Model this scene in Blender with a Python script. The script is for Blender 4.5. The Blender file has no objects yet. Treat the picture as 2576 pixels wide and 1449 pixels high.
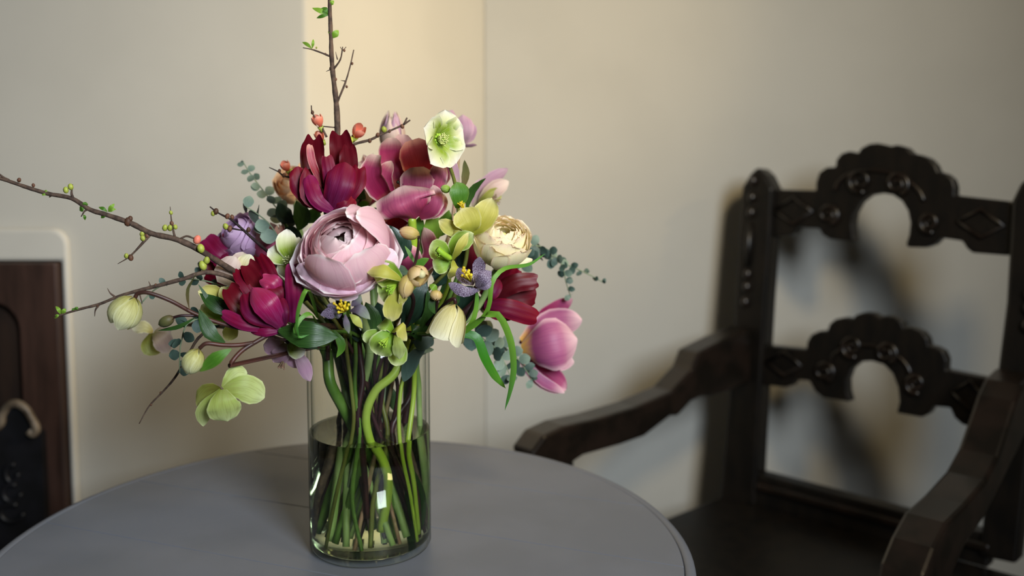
import bpy, math, random
import numpy as np
from mathutils import Vector as V, Matrix
random.seed(7)
SC = bpy.context.scene
COL = SC.collection
R = math.radians

# ------------------------------------------------------------------ camera
FPX, TILT, PY0, CAMZ = 2600.0, R(5.4), 505.8, 1.272
cam = bpy.data.cameras.new('camera'); camo = bpy.data.objects.new('camera', cam); COL.objects.link(camo)
cam.sensor_width = 36.0; cam.lens = 36.0 * FPX / 2576; cam.shift_y = (PY0 - 724.5) / 2576
camo.location = (0, 0, CAMZ); camo.rotation_euler = (R(90) - TILT, 0, 0)
cam.clip_start = 0.02
cam.dof.use_dof = True; cam.dof.focus_distance = 1.135; cam.dof.aperture_fstop = 2.6
SC.camera = camo

# ------------------------------------------------------------------ world, lights, exposure
SC.view_settings.view_transform = 'Standard'; SC.view_settings.look = 'None'
SC.view_settings.gamma = 1.0; SC.view_settings.use_curve_mapping = False
SC.view_settings.exposure = 0.12
w = bpy.data.worlds.new('room_air'); SC.world = w; w.use_nodes = True
bg = w.node_tree.nodes['Background']; bg.inputs[0].default_value = (0.62, 0.60, 0.55, 1); bg.inputs[1].default_value = 0.035
def area(name, loc, target, sx, sy, energy, color, spread=180):
    l = bpy.data.lights.new(name, 'AREA'); l.shape = 'RECTANGLE'; l.size = sx; l.size_y = sy
    l.energy = energy; l.color = color; l.spread = R(spread)
    o = bpy.data.objects.new(name, l); COL.objects.link(o); o.location = loc
    o.rotation_euler = (V(target) - V(loc)).to_track_quat('-Z', 'Y').to_euler()
    return o
area('window_daylight', (1.05, -0.95, 2.15), (-0.42, 1.5, 0.95), 0.75, 0.95, 18.0, (0.83, 0.915, 1.0), 77)
area('warm_ceiling_lamp', (0.70, 0.55, 2.05), (0.12, 2.25, 1.18), 0.22, 0.22, 4.3, (1.0, 0.77, 0.43), 102)
area('added_splay_glow', (1.75, 0.95, 2.0), (-0.34, 1.92, 1.36), 0.12, 0.12, 2.5, (1.0, 0.70, 0.30), 44)  # added narrow warm light, no known lamp: yellows the splayed wall by the corner

# ------------------------------------------------------------------ projection helpers (photo pixel + distance -> place)
CT, ST = math.cos(TILT), math.sin(TILT)
CAM = V((0, 0, CAMZ))
def ray(px, py):
    x = (px - 1288) / FPX; y = -(py - PY0) / FPX
    return V((x, CT + ST * y, -ST + CT * y))
def at(px, py, Y):
    d = ray(px, py); return CAM + d * (Y / d.y)
def onplane(px, py, p0, n):
    d = ray(px, py); return CAM + d * ((p0 - CAM).dot(n) / d.dot(n))
def mpp(Y): return (Y * CT + 0.2 * ST) / FPX          # metres per pixel at distance Y

# ------------------------------------------------------------------ materials
MATS = {}
def lin(c):
    if isinstance(c, str):
        c = [int(c[i:i + 2], 16) / 255 for i in (0, 2, 4)]
    return tuple(((v / 12.92) if v <= .04045 else ((v + .055) / 1.055) ** 2.4) for v in c) + (1,)
def newmat(name):
    m = bpy.data.materials.new(name); m.use_nodes = True
    nt = m.node_tree; nt.nodes.clear()
    out = nt.nodes.new('ShaderNodeOutputMaterial')
    MATS[name] = m
    return m, nt, out
def N(nt, typ, **kw):
    n = nt.nodes.new(typ)
    for k, v in kw.items(): setattr(n, k, v)
    return n
def ramp(nt, fac, stops):
    r = N(nt, 'ShaderNodeValToRGB'); e = r.color_ramp.elements
    while len(e) < len(stops): e.new(0.5)
    for i, (p, c) in enumerate(stops): e[i].position = p; e[i].color = lin(c) if not isinstance(c, tuple) else c
    nt.links.new(fac, r.inputs[0]); return r.outputs[0]
def mix(nt, fac, a, b, mode='MIX'):
    n = N(nt, 'ShaderNodeMix', data_type='RGBA', blend_type=mode)
    for s, val in ((n.inputs[0], fac), (n.inputs[6], a), (n.inputs[7], b)):
        if hasattr(val, 'links'): nt.links.new(val, s)
        else: s.default_value = val
    return n.outputs[2]
def mth(nt, op, a, b=0.0):
    n = N(nt, 'ShaderNodeMath', operation=op)
    for s, val in ((n.inputs[0], a), (n.inputs[1], b)):
        if hasattr(val, 'links'): nt.links.new(val, s)
        else: s.default_value = val
    return n.outputs[0]
def uvsep(nt):
    u = N(nt, 'ShaderNodeUVMap'); s = N(nt, 'ShaderNodeSeparateXYZ'); nt.links.new(u.outputs[0], s.inputs[0])
    return u.outputs[0], s.outputs[0], s.outputs[1]
def petal_mat(name, stops, edge=None, edge_amt=.8, edge_w=.25, vein=None, vein_amt=.3, rough=.45, trans=.25, speck=None, sheen=.0, spec=.35):
    """base-to-tip colour, paler margin, lengthwise veins, optional speckles; thin petal lets light through"""
    m, nt, out = newmat(name)
    uv, u, v = uvsep(nt)
    col = ramp(nt, u, stops)
    mp = N(nt, 'ShaderNodeMapping'); nt.links.new(uv, mp.inputs[0]); mp.inputs['Scale'].default_value = (2.0, 26, 1)
    nz = N(nt, 'ShaderNodeTexNoise'); nt.links.new(mp.outputs[0], nz.inputs[0]); nz.inputs['Scale'].default_value = 1.0; nz.inputs['Detail'].default_value = 3
    if vein:
        f = mth(nt, 'MULTIPLY', ramp(nt, nz.outputs[0], [(.45, (0, 0, 0, 1)), (.65, (1, 1, 1, 1))]), vein_amt)
        col = mix(nt, f, col, lin(vein))
    if edge:
        a = mth(nt, 'ABSOLUTE', mth(nt, 'SUBTRACT', v, .5)); a = mth(nt, 'MULTIPLY', a, 2)
        a = mth(nt, 'MAXIMUM', a, u)
        f = mth(nt, 'MULTIPLY', ramp(nt, a, [(1 - edge_w, (0, 0, 0, 1)), (1, (1, 1, 1, 1))]), edge_amt)
        col = mix(nt, f, col, lin(edge))
    if speck:
        tc = N(nt, 'ShaderNodeMapping'); nt.links.new(uv, tc.inputs[0]); tc.inputs['Scale'].default_value = (1.0, .7, 1)
        n2 = N(nt, 'ShaderNodeTexNoise'); nt.links.new(tc.outputs[0], n2.inputs[0]); n2.inputs['Scale'].default_value = 26; n2.inputs['Detail'].default_value = 2
        col = mix(nt, ramp(nt, n2.outputs[0], [(.48, (0, 0, 0, 1)), (.54, (1, 1, 1, 1))]), col, lin(speck))
    p = N(nt, 'ShaderNodeBsdfPrincipled'); nt.links.new(col, p.inputs['Base Color'])
    p.inputs['Roughness'].default_value = rough; p.inputs['Specular IOR Level'].default_value = spec
    b = N(nt, 'ShaderNodeBump'); b.inputs['Strength'].default_value = .25; b.inputs['Distance'].default_value = .001
    nt.links.new(nz.outputs[0], b.inputs['Height']); nt.links.new(b.outputs[0], p.inputs['Normal'])
    t = N(nt, 'ShaderNodeBsdfTranslucent'); nt.links.new(col, t.inputs[0])
    ms = N(nt, 'ShaderNodeMixShader'); ms.inputs[0].default_value = trans
    nt.links.new(p.outputs[0], ms.inputs[1]); nt.links.new(t.outputs[0], ms.inputs[2])
    nt.links.new(ms.outputs[0], out.inputs[0]); return m
def solid_mat(name, c1, c2=None, scale=8, rough=.5, bump=0.0, stretch=(1, 1, 1), spec=.4, metal=0.0, detail=4, lo=.4, hi=.6, coat=0.0):
    m, nt, out = newmat(name)
    tc = N(nt, 'ShaderNodeTexCoord'); mp = N(nt, 'ShaderNodeMapping'); nt.links.new(tc.outputs['Object'], mp.inputs[0]); mp.inputs['Scale'].default_value = stretch
    nz = N(nt, 'ShaderNodeTexNoise'); nt.links.new(mp.outputs[0], nz.inputs[0]); nz.inputs['Scale'].default_value = scale; nz.inputs['Detail'].default_value = detail
    col = ramp(nt, nz.outputs[0], [(lo, c1), (hi, c2 or c1)])
    p = N(nt, 'ShaderNodeBsdfPrincipled'); nt.links.new(col, p.inputs['Base Color'])
    p.inputs['Roughness'].default_value = rough; p.inputs['Specular IOR Level'].default_value = spec; p.inputs['Metallic'].default_value = metal
    p.inputs['Coat Weight'].default_value = coat; p.inputs['Coat Roughness'].default_value = .25
    if bump:
        b = N(nt, 'ShaderNodeBump'); b.inputs['Strength'].default_value = bump; b.inputs['Distance'].default_value = .002
        nt.links.new(nz.outputs[0], b.inputs['Height']); nt.links.new(b.outputs[0], p.inputs['Normal'])
    nt.links.new(p.outputs[0], out.inputs[0]); return m

solid_mat('plaster', 'B3B1A9', 'B0AEA6', scale=5, rough=.75, bump=.03)
solid_mat('plaster_trim', 'B8B6AE', 'B5B3AB', scale=6, rough=.6, bump=.05)
solid_mat('grey_paint', '6C6E75', '66686E', scale=7, rough=.42, bump=.05, stretch=(1, 1, 1), spec=.45)
solid_mat('black_oak', '0D0B09', '15110D', scale=14, rough=.38, bump=.2, stretch=(3, 3, 1), spec=.4)
solid_mat('black_oak_worn', '1E1611', '120E0A', scale=10, rough=.30, bump=.15, stretch=(2, 2, 2), spec=.5)
solid_mat('brown_oak', '3A2821', '2A1C16', scale=9, rough=.5, bump=.15, stretch=(4, 4, .6))
solid_mat('brown_oak_deep', '2A1C13', '1E140E', scale=9, rough=.55, bump=.15, stretch=(4, 4, .6))
solid_mat('cast_iron', '0A0A0C', '121216', scale=20, rough=.5, bump=.3)
solid_mat('worn_brass', '75695A', '4A4034', scale=30, rough=.45, metal=.15)
solid_mat('floor_wood', '3A2A1E', '2A1D14', scale=4, rough=.5, bump=.1, stretch=(1, 8, 1))
solid_mat('bark', '5E4A3C', '3A2C25', scale=160, rough=.8, bump=.6, lo=.35, hi=.65)
solid_mat('bark_dark', '2C1B18', '180E0E', scale=120, rough=.75, bump=.6, lo=.35, hi=.65)
solid_mat('stem_green', '5E7C34', '44641F', scale=18, rough=.4, spec=.4)
solid_mat('stem_pale', '93A86A', '71904A', scale=18, rough=.4, spec=.4)
solid_mat('stem_bright', '86A02A', '98AC48', scale=14, rough=.38, spec=.4)
solid_mat('stem_olive', '6A7030', '54561E', scale=18, rough=.45)
solid_mat('stem_dark', '33161A', '22100F', scale=60, rough=.45)
solid_mat('stem_red', '4E2A20', '3C241E', scale=40, rough=.45)
solid_mat('stem_mauve', '8E6A58', '7A6A48', scale=40, rough=.45)
solid_mat('stem_sage', '7D8A6A', '67785E', scale=40, rough=.55)
solid_mat('anther_yellow', 'D9C32C', 'C7A818', scale=60, rough=.5)
solid_mat('anther_cream', 'D6D79A', 'BFC877', scale=60, rough=.5)
solid_mat('pistil_green', '9FBE3C', '86AE2A', scale=60, rough=.5)
solid_mat('heart_dark', '4A4638', '2E2C22', scale=60, rough=.6)
solid_mat('bud_green', 'A6AE48', '8E9636', scale=90, rough=.5)
solid_mat('bud_coral', 'EE8E72', 'E27862', scale=90, rough=.5)
solid_mat('bud_brown', '6A4430', '4A3020', scale=90, rough=.6)
solid_mat('seed_dark', '2A2410', '1E1A0C', scale=60, rough=.5)

petal_mat('ranunculus_pink', [(0, 'DFA4B8'), (.45, 'EBB8C4'), (1, 'F2CACC')], edge='FFF2EC', edge_amt=1.0, edge_w=.055, vein='DD9CB4', vein_amt=.3, rough=.5, trans=.3)
petal_mat('ranunculus_pale', [(0, 'E0B4CC'), (.5, 'ECC8D8'), (1, 'F5DAE2')], edge='FFF6F4', edge_amt=1.0, edge_w=.05, vein='E0B0CA', vein_amt=.25, rough=.5, trans=.3)
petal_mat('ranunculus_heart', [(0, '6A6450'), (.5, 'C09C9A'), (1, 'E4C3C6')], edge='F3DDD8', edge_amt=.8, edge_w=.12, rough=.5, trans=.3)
petal_mat('ranunculus_cream', [(0, 'EEE49A'), (.5, 'F8F0C2'), (1, 'FAEFCC')], edge='FCDCC8', edge_amt=.6, edge_w=.10, vein='F0E2A4', vein_amt=.3, rough=.6, trans=.35)
petal_mat('ranunculus_peach', [(0, 'E0A870'), (1, 'F0C79A')], edge='F6DCB8', edge_amt=.5, rough=.5, trans=.3)
petal_mat('ranunculus_lilac', [(0, 'B58CB4'), (1, 'CBA6C8')], edge='DCC0DA', edge_amt=.5, rough=.5, trans=.3)
petal_mat('tulip_burgundy', [(0, '540828'), (.5, '620622'), (1, '6A0418')], edge='78081E', edge_amt=.6, vein='6E1E4E', vein_amt=.25, rough=.5, trans=.14, spec=.2)
petal_mat('tulip_burgundy_inner', [(0, '30020C'), (.5, '4E0410'), (1, '640618')], vein='480410', vein_amt=.3, rough=.45, trans=.15)
petal_mat('tulip_violet', [(0, '560A30'), (.5, '64103A'), (1, '720E32')], edge='700822', edge_amt=.85, edge_w=.4, vein='7C3060', vein_amt=.35, rough=.5, trans=.14, spec=.2)
petal_mat('tulip_magenta', [(0, '620C40'), (.45, '740A3A'), (1, '860E36')], edge='7E2058', edge_amt=.5, vein='8E3A70', vein_amt=.25, rough=.45, trans=.16, spec=.25)
petal_mat('tulip_magenta_light', [(0, '6E0C40'), (.5, '92104A'), (1, 'B43A5A')], edge='9A2A5E', edge_amt=.4, vein='A85288', vein_amt=.3, rough=.36, trans=.18)
petal_mat('tulip_pink', [(0, '8E2A48'), (.35, 'A63E60'), (.7, 'B85A78'), (1, 'E0AEA6')], edge='EEC8BC', edge_amt=.85, edge_w=.22, vein='8E2E5C', vein_amt=.5, rough=.48, trans=.22)
petal_mat('tulip_pink_inner', [(0, 'C07848'), (.25, '9A1E48'), (.75, 'A83A62'), (1, 'D8A29C')], edge='E6C6B6', edge_amt=.85, edge_w=.16, vein='8A1846', vein_amt=.35, rough=.4, trans=.25)
petal_mat('tulip_salmon', [(0, '7A1420'), (.4, '98222E'), (.8, 'B04A58'), (1, 'C87E78')], edge='DDA690', edge_amt=.7, edge_w=.14, vein='8E1A30', vein_amt=.3, rough=.4, trans=.25)
petal_mat('tulip_mauve', [(0, 'D6A83A'), (.12, 'CC9A5E'), (.24, '96486E'), (.7, 'AA5E84'), (1, 'D2A0AA')], edge='EACACA', edge_amt=.6, edge_w=.24, vein='8E3E72', vein_amt=.45, rough=.48, trans=.22)
petal_mat('tulip_crimson', [(0, '5A1040'), (.6, '8A1E4C'), (1, 'B0587E')], edge='DDB6B8', edge_amt=.6, edge_w=.12, vein='9A3A6E', vein_amt=.3, rough=.4, trans=.2)
petal_mat('hellebore_white', [(0, '628410'), (.42, '92AC2C'), (.66, 'D8DCA6'), (1, 'F3EDDF')], edge='F3EEE2', edge_amt=.5, vein='C9CC98', vein_amt=.3, rough=.5, trans=.3)
petal_mat('hellebore_green', [(0, '5E8A16'), (.4, '86AA34'), (.75, 'A6BE5A'), (1, 'C6D292')], edge='DDE0AE', edge_amt=.7, edge_w=.16, vein='6E9422', vein_amt=.35, rough=.5, trans=.3)
petal_mat('hellebore_lime', [(0, '7E8A30'), (.3, 'A3B458'), (.7, 'BECB7E'), (1, 'CCD79A')], edge='D8E0A6', edge_amt=.5, edge_w=.12, vein='8C8A40', vein_amt=.5, rough=.5, trans=.35)
petal_mat('hellebore_olive', [(0, '6A6A22'), (.5, '9AA04A'), (1, 'B2B666')], edge='C4C47E', edge_amt=.5, edge_w=.12, vein='76622A', vein_amt=.5, rough=.5, trans=.35)
petal_mat('hellebore_yellow', [(0, '8A9026'), (.45, 'BDB84E'), (.8, 'CFC76E'), (1, 'DCD592')], edge='E4DDA4', edge_amt=.6, edge_w=.14, vein='A8A238', vein_amt=.35, rough=.5, trans=.3)
petal_mat('hellebore_cream', [(0, 'B89A4E'), (.2, 'D6CB84'), (.7, 'E6DDAC'), (1, 'EEE8C6')], edge='F1ECD0', edge_amt=.5, vein='9E8A4A', vein_amt=.4, rough=.5, trans=.3)
petal_mat('hellebore_budgreen', [(0, '94803A'), (.2, 'C4C070'), (.7, 'DEDCA6'), (1, 'EAE8C4')], edge='E4E4BC', edge_amt=.5, vein='8A8238', vein_amt=.5, rough=.5, trans=.3)
petal_mat('hellebore_mauve', [(0, '9A9A5A'), (.25, 'A88A92'), (.7, 'B78EA4'), (1, 'C39EAE')], edge='CDB0B8', edge_amt=.4, vein='8E6A84', vein_amt=.35, rough=.5, trans=.3)
petal_mat('hellebore_blush', [(0, '8E8A44'), (.3, 'BCA888'), (.7, 'CDB2A8'), (1, 'D9C2B6')], edge='E2D4C4', edge_amt=.5, vein='A88480', vein_amt=.35, rough=.5, trans=.3)
petal_mat('bud_peach', [(0, '9A8A3A'), (.4, 'CDB46A'), (1, 'E2BE8E')], edge='E8CFA0', edge_amt=.5, vein='B08E4A', vein_amt=.3, rough=.5, trans=.25)
petal_mat('columbine_grey', [(0, '4E4250'), (.4, '625A66'), (.8, '8E9684'), (1, 'AEB694')], vein='5E4A5E', vein_amt=.4, rough=.55, trans=.2)
petal_mat('columbine_yellow', [(0, '9CA64A'), (.5, 'BCC25E'), (1, 'D8D46E')], rough=.5, trans=.3)
petal_mat('speckled_purple', [(0, '3A2438'), (.6, '4E3850'), (1, '6A5A70')], speck='9A8EA2', rough=.5, trans=.15)
petal_mat('quince_coral', [(0, 'E2644E'), (.6, 'EE8468'), (1, 'F5A68C')], edge='F8BCA4', edge_amt=.4, rough=.5, trans=.3)
petal_mat('leaf_dark', [(0, '2E4A1E'), (.5, '234018'), (1, '2C4A1C')], vein='49702E', vein_amt=.35, rough=.35, trans=.15)
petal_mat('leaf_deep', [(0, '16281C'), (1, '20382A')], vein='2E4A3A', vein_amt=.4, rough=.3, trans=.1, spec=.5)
petal_mat('leaf_mid', [(0, '4E7A22'), (.5, '41701E'), (1, '5A8A2A')], edge='6E7A3A', edge_amt=.4, vein='6A9A3A', vein_amt=.35, rough=.4, trans=.2)
petal_mat('leaf_lime', [(0, '6E962A'), (1, '86AE3A')], vein='93B84E', vein_amt=.3, rough=.4, trans=.25)
petal_mat('leaf_bronze', [(0, '5A4430'), (.5, '5A5A34'), (1, '4A5030')], vein='6E6A40', vein_amt=.35, rough=.45, trans=.2)
petal_mat('leaf_eucalyptus', [(0, '66786A'), (1, '788A78')], edge='8C9C8A', edge_amt=.4, vein='4A6258', vein_amt=.3, rough=.55, trans=.12)
petal_mat('leaf_eucalyptus_dark', [(0, '36483F'), (1, '4A6056')], edge='5C7066', edge_amt=.4, vein='2E4240', vein_amt=.3, rough=.5, trans=.1)
petal_mat('strap_green', [(0, '5E8E22'), (.5, '6E9A34'), (1, '3E7A34')], vein='4E842A', vein_amt=.35, rough=.35, trans=.2)
petal_mat('strap_deep', [(0, '2E6A1C'), (.5, '387A1C'), (1, '5A8A2A')], vein='2A5E18', vein_amt=.35, rough=.32, trans=.15)

def glass_mat(name, face, graze, ior=1.45, gl=1.0):
    m, nt, out = newmat(name)
    lw = N(nt, 'ShaderNodeLayerWeight'); lw.inputs[0].default_value = .5
    col = ramp(nt, lw.outputs['Facing'], [(0, face), (.72, face), (1.0, graze)])
    tr = N(nt, 'ShaderNodeBsdfTransparent'); nt.links.new(col, tr.inputs[0])
    g = N(nt, 'ShaderNodeBsdfGlossy'); g.inputs['Roughness'].default_value = .01
    fr = mth(nt, 'ADD', mth(nt, 'MULTIPLY', mth(nt, 'POWER', lw.outputs['Facing'], 5.0), .8 * gl), ((ior - 1) / (ior + 1)) ** 2)
    ms = N(nt, 'ShaderNodeMixShader'); nt.links.new(fr, ms.inputs[0])
    nt.links.new(tr.outputs[0], ms.inputs[1]); nt.links.new(g.outputs[0], ms.inputs[2]); nt.links.new(ms.outputs[0], out.inputs[0])
glass_mat('clear_glass', (.97, .98, .965, 1), (.16, .21, .18, 1), gl=.45)
m, nt, out = newmat('vase_water')
g_ = N(nt, 'ShaderNodeBsdfGlass'); g_.inputs['Color'].default_value = (.93, .955, .84, 1); g_.inputs['Roughness'].default_value = 0.0; g_.inputs['IOR'].default_value = 1.333
nt.links.new(g_.outputs[0], out.inputs[0])

# ------------------------------------------------------------------ mesh helpers
def obj(name, verts, faces, mat, parent=None, uvs=None, smooth=True):
    me = bpy.data.meshes.new(name)
    off = parent.matrix_world.translation if parent is not None else V((0, 0, 0))
    if parent is not None: off = PIV.get(parent.name, V((0, 0, 0)))
    me.from_pydata([(p[0] - off[0], p[1] - off[1], p[2] - off[2]) for p in verts], [], faces)
    if uvs is not None:
        ul = me.uv_layers.new(name='UVMap')
        idx = np.empty(len(me.loops), dtype=np.int32); me.loops.foreach_get('vertex_index', idx)
        ul.data.foreach_set('uv', np.asarray(uvs, dtype=np.float32)[idx].ravel())
    me.materials.append(MATS[mat])
    if smooth: me.polygons.foreach_set('use_smooth', [True] * len(me.polygons))
    me.update()
    o = bpy.data.objects.new(name, me); COL.objects.link(o)
    if parent is not None: o.parent = parent
    PIV[o.name] = off
    return o
PIV = {}
def thing(name, label, cat, loc, group=None):
    o = bpy.data.objects.new(name, None); COL.objects.link(o); o.location = loc; o.empty_display_size = .02
    o['label'] = label; o['category'] = cat
    if group: o['group'] = group
    PIV[o.name] = V(loc); return o
def struct(o): o['kind'] = 'structure'; return o
def smooth_path(pts, n=6):
    pts = [V(p) for p in pts]
    if len(pts) < 3: return pts
    out = []
    P = [pts[0] * 2 - pts[1]] + pts + [pts[-1] * 2 - pts[-2]]
    for i in range(1, len(P) - 2):
        a, b, c, d = P[i - 1], P[i], P[i + 1], P[i + 2]
        for k in range(n):
            t = k / n
            out.append(.5 * ((2 * b) + (c - a) * t + (2 * a - 5 * b + 4 * c - d) * t * t + (3 * b - a - 3 * c + d) * t ** 3))
    out.append(pts[-1]); return out
def tube_data(pts, rad, ns=8, lump=0.0):
    pts = [V(p) for p in pts]; n = len(pts); verts, faces = [], []
    up = V((.3, .2, .93)); T0 = (pts[1] - pts[0]).normalized()
    s = T0.cross(up)
    if s.length < .1: s = T0.cross(V((1, 0, 0)))
    s.normalize()
    for i, p in enumerate(pts):
        T = (pts[min(i + 1, n - 1)] - pts[max(i - 1, 0)]).normalized()
        s = (s - T * s.dot(T)).normalized(); b = T.cross(s)
        t = i / (n - 1)
        r = rad(t) if callable(rad) else (rad[0] + (rad[1] - rad[0]) * t if isinstance(rad, tuple) else rad)
        r *= 1 + lump * random.uniform(-1, 1)
        for k in range(ns):
            a = 2 * math.pi * k / ns; verts.append(p + s * (r * math.cos(a)) + b * (r * math.sin(a)))
    for i in range(n - 1):
        for k in range(ns):
            k2 = (k + 1) % ns; faces.append((i * ns + k, i * ns + k2, (i + 1) * ns + k2, (i + 1) * ns + k))
    faces.append(tuple(range(ns - 1, -1, -1))); faces.append(tuple((n - 1) * ns + k for k in range(ns)))
    return verts, faces
def tube(name, pts, rad, mat, parent=None, ns=8, n=6, lump=0.0):
    v, f = tube_data(smooth_path(pts, n), rad, ns, lump); return obj(name, v, f, mat, parent)
def join(parts):
    v, f = [], []
    for a, b in parts:
        o = len(v); v += a; f += [tuple(i + o for i in q) for q in b]
    return v, f
def ball_data(c, r, seg=8, ring=6, axis=None, stretch=1.0):
    c = V(c); q = V((0, 0, 1)).rotation_difference(V(axis).normalized()) if axis is not None else None
    v, f = [], []
    for i in range(ring + 1):
        th = math.pi * i / ring
        for k in range(seg):
            a = 2 * math.pi * k / seg; p = V((r * math.sin(th) * math.cos(a), r * math.sin(th) * math.sin(a), r * stretch * math.cos(th)))
            v.append(c + (q @ p if q else p))
    for i in range(ring):
        for k in range(seg):
            k2 = (k + 1) % seg; f.append((i * seg + k, i * seg + k2, (i + 1) * seg + k2, (i + 1) * seg + k))
    return v, f
def lathe(name, prof, mat, parent, c, ns=64):
    v, f = [], []; n = len(prof)
    for r, z in prof:
        for k in range(ns):
            a = 2 * math.pi * k / ns; v.append((c[0] + r * math.cos(a), c[1] + r * math.sin(a), c[2] + z))
    for i in range(n - 1):
        for k in range(ns):
            k2 = (k + 1) % ns; f.append((i * ns + k, i * ns + k2, (i + 1) * ns + k2, (i + 1) * ns + k))
    return obj(name, v, f, mat, parent)
def bevel(o, wd, seg=2, ang=35):
    m = o.modifiers.new('bevel', 'BEVEL'); m.width = wd; m.segments = seg; m.limit_method = 'ANGLE'; m.angle_limit = R(ang); return o
def prism(name, poly, offset, mat, parent=None, bev=0.0):
    """closed outline (list of 3-D points) given thickness along offset"""
    n = len(poly); a = [V(p) for p in poly]; b = [p + V(offset) for p in a]
    faces = [tuple(range(n)), tuple(range(2 * n - 1, n - 1, -1))] + [(i, i + n, (i + 1) % n + n, (i + 1) % n) for i in range(n)]
    o = obj(name, a + b, faces, mat, parent, smooth=False)
    import bmesh
    bm = bmesh.new(); bm.from_mesh(o.data); bmesh.ops.recalc_face_normals(bm, faces=bm.faces); bm.to_mesh(o.data); bm.free()
    if bev: bevel(o, bev)
    return o
def box(name, lo, hi, mat, parent=None, bev=0.0):
    x0, y0, z0 = lo; x1, y1, z1 = hi
    return prism(name, [(x0, y0, z0), (x1, y0, z0), (x1, y1, z0), (x0, y1, z0)], (0, 0, z1 - z0), mat, parent, bev)

# ------------------------------------------------------------------ petals and leaves
PROF = {
    'tulip': [(0, .38), (.25, .80), (.55, 1.0), (.8, .84), (.93, .52), (1, .10)],
    'parrot': [(0, .45), (.25, .80), (.55, 1.0), (.8, .96), (.93, .86), (1, .66)],
    'fan': [(0, .30), (.3, .80), (.6, 1.0), (.84, .97), (.94, .78), (1, .34)],
    'broad': [(0, .45), (.2, .82), (.5, 1.0), (.78, .97), (.92, .76), (1, .40)],
    'round': [(0, .22), (.18, .66), (.5, 1.0), (.75, .95), (.9, .66), (.97, .36), (1, .08)],
    'sepal': [(0, .18), (.2, .62), (.5, .98), (.68, 1.0), (.85, .74), (.95, .36), (1, .04)],
    'leaf': [(0, .10), (.2, .62), (.45, 1.0), (.7, .78), (.88, .38), (1, .02)],
    'euc': [(0, .12), (.15, .62), (.45, 1.0), (.72, .90), (.9, .50), (1, .08)],
    'strap': [(0, .85), (.4, 1.0), (.75, .86), (.92, .45), (1, .04)],
}
def prof(t, u):
    p = PROF[t]
    for (a, x), (b, y) in zip(p, p[1:]):
        if u <= b:
            k = (u - a) / (b - a); return x + (y - x) * (k * k * (3 - 2 * k) * .4 + k * .6)
    return p[-1][1]
def surf(name, path, hw, side, mat, parent, pr='tulip', cup=.4, ruf=0.0, jag=0.0, nu=12, nv=8, twist=0.0, fold=0.0):
    """a petal or leaf: sheet along a path, half-width hw, curved across by the half-angle cup"""
    path = [V(p) for p in path]
    side = V(side).normalized(); ph = random.uniform(0, 6.28); fr = random.uniform(2.0, 3.2)
    L = [0]
    for a, b in zip(path, path[1:]): L.append(L[-1] + (b - a).length)
    def pt(s):
        s *= L[-1]
        for i in range(len(path) - 1):
            if s <= L[i + 1] or i == len(path) - 2:
                k = (s - L[i]) / max(L[i + 1] - L[i], 1e-9); return path[i].lerp(path[i + 1], k)
    jf = random.uniform(3.2, 5.5); jags = [1 - jag * (.5 + .5 * math.sin(jf * (-1 + 2 * k / nv) + ph)) for k in range(nv + 1)]
    verts, uvs, faces = [], [], []
    for i in range(nu + 1):
        u = math.sin(i / nu * math.pi / 2) ** 1.15
        for j in range(nv + 1):
            v = -1 + 2 * j / nv
            ue = u * (jags[j] if jag else 1)
            p = pt(ue); T = (pt(min(ue + .04, 1)) - pt(max(ue - .04, 0))).normalized()
            s = (side - T * side.dot(T)).normalized()
            if twist: s = Matrix.Rotation(twist * (u - .5), 3, T) @ s
            n = s.cross(T)
            wv = hw * prof(pr, u); c = cup if abs(cup) > .02 else .02
            off = s * (wv * math.sin(c * v) / c) + n * (wv * (1 - math.cos(c * v)) / c)
            off += n * (.03 * wv * math.sin(9 * v + 3.5 * u + ph))
            if fold: off += n * (fold * wv * abs(v))
            if ruf: off += n * (ruf * hw * v * v * math.sin(fr * 2 * u * 3.14 + ph + (1.7 if v > 0 else 0)))
            verts.append(p + off); uvs.append((u, v * .5 + .5))
    for i in range(nu):
        for j in range(nv):
            a = i * (nv + 1) + j; faces.append((a, a + 1, a + nv + 2, a + nv + 1))
    return obj(name, verts, faces, mat, parent, uvs)
def P(parent, Y, base, mid, tip, hw, cup=.5, roll=0, pr='tulip', mat=None, ruf=.12, jag=0.0, name='petal', nu=12, nv=8, fold=0.0, twist=0.0):
    """petal given by where base, middle and tip lie (pixels, mm in front of or behind Y) and its half-width"""
    if pr == 'parrot': hw *= 1.04; nv = 14; nu = 16; jag *= .55
    q = [at(x, y, Y + d * .001) for x, y, d in (base, mid, tip)]
    cup *= .72
    path = smooth_path(q, 6); T = (q[2] - q[0]).normalized(); n0 = (CAM - q[1]).normalized()
    n = n0 - T * n0.dot(T)
    if n.length < .15: n = V((0, 0, 1)) - T * T.z
    n.normalize(); n = Matrix.Rotation(R(roll), 3, T) @ n
    return surf(name, path, hw * mpp(Y), T.cross(n), mat, parent, pr, cup, ruf, jag, nu, nv, twist, fold)
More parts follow.
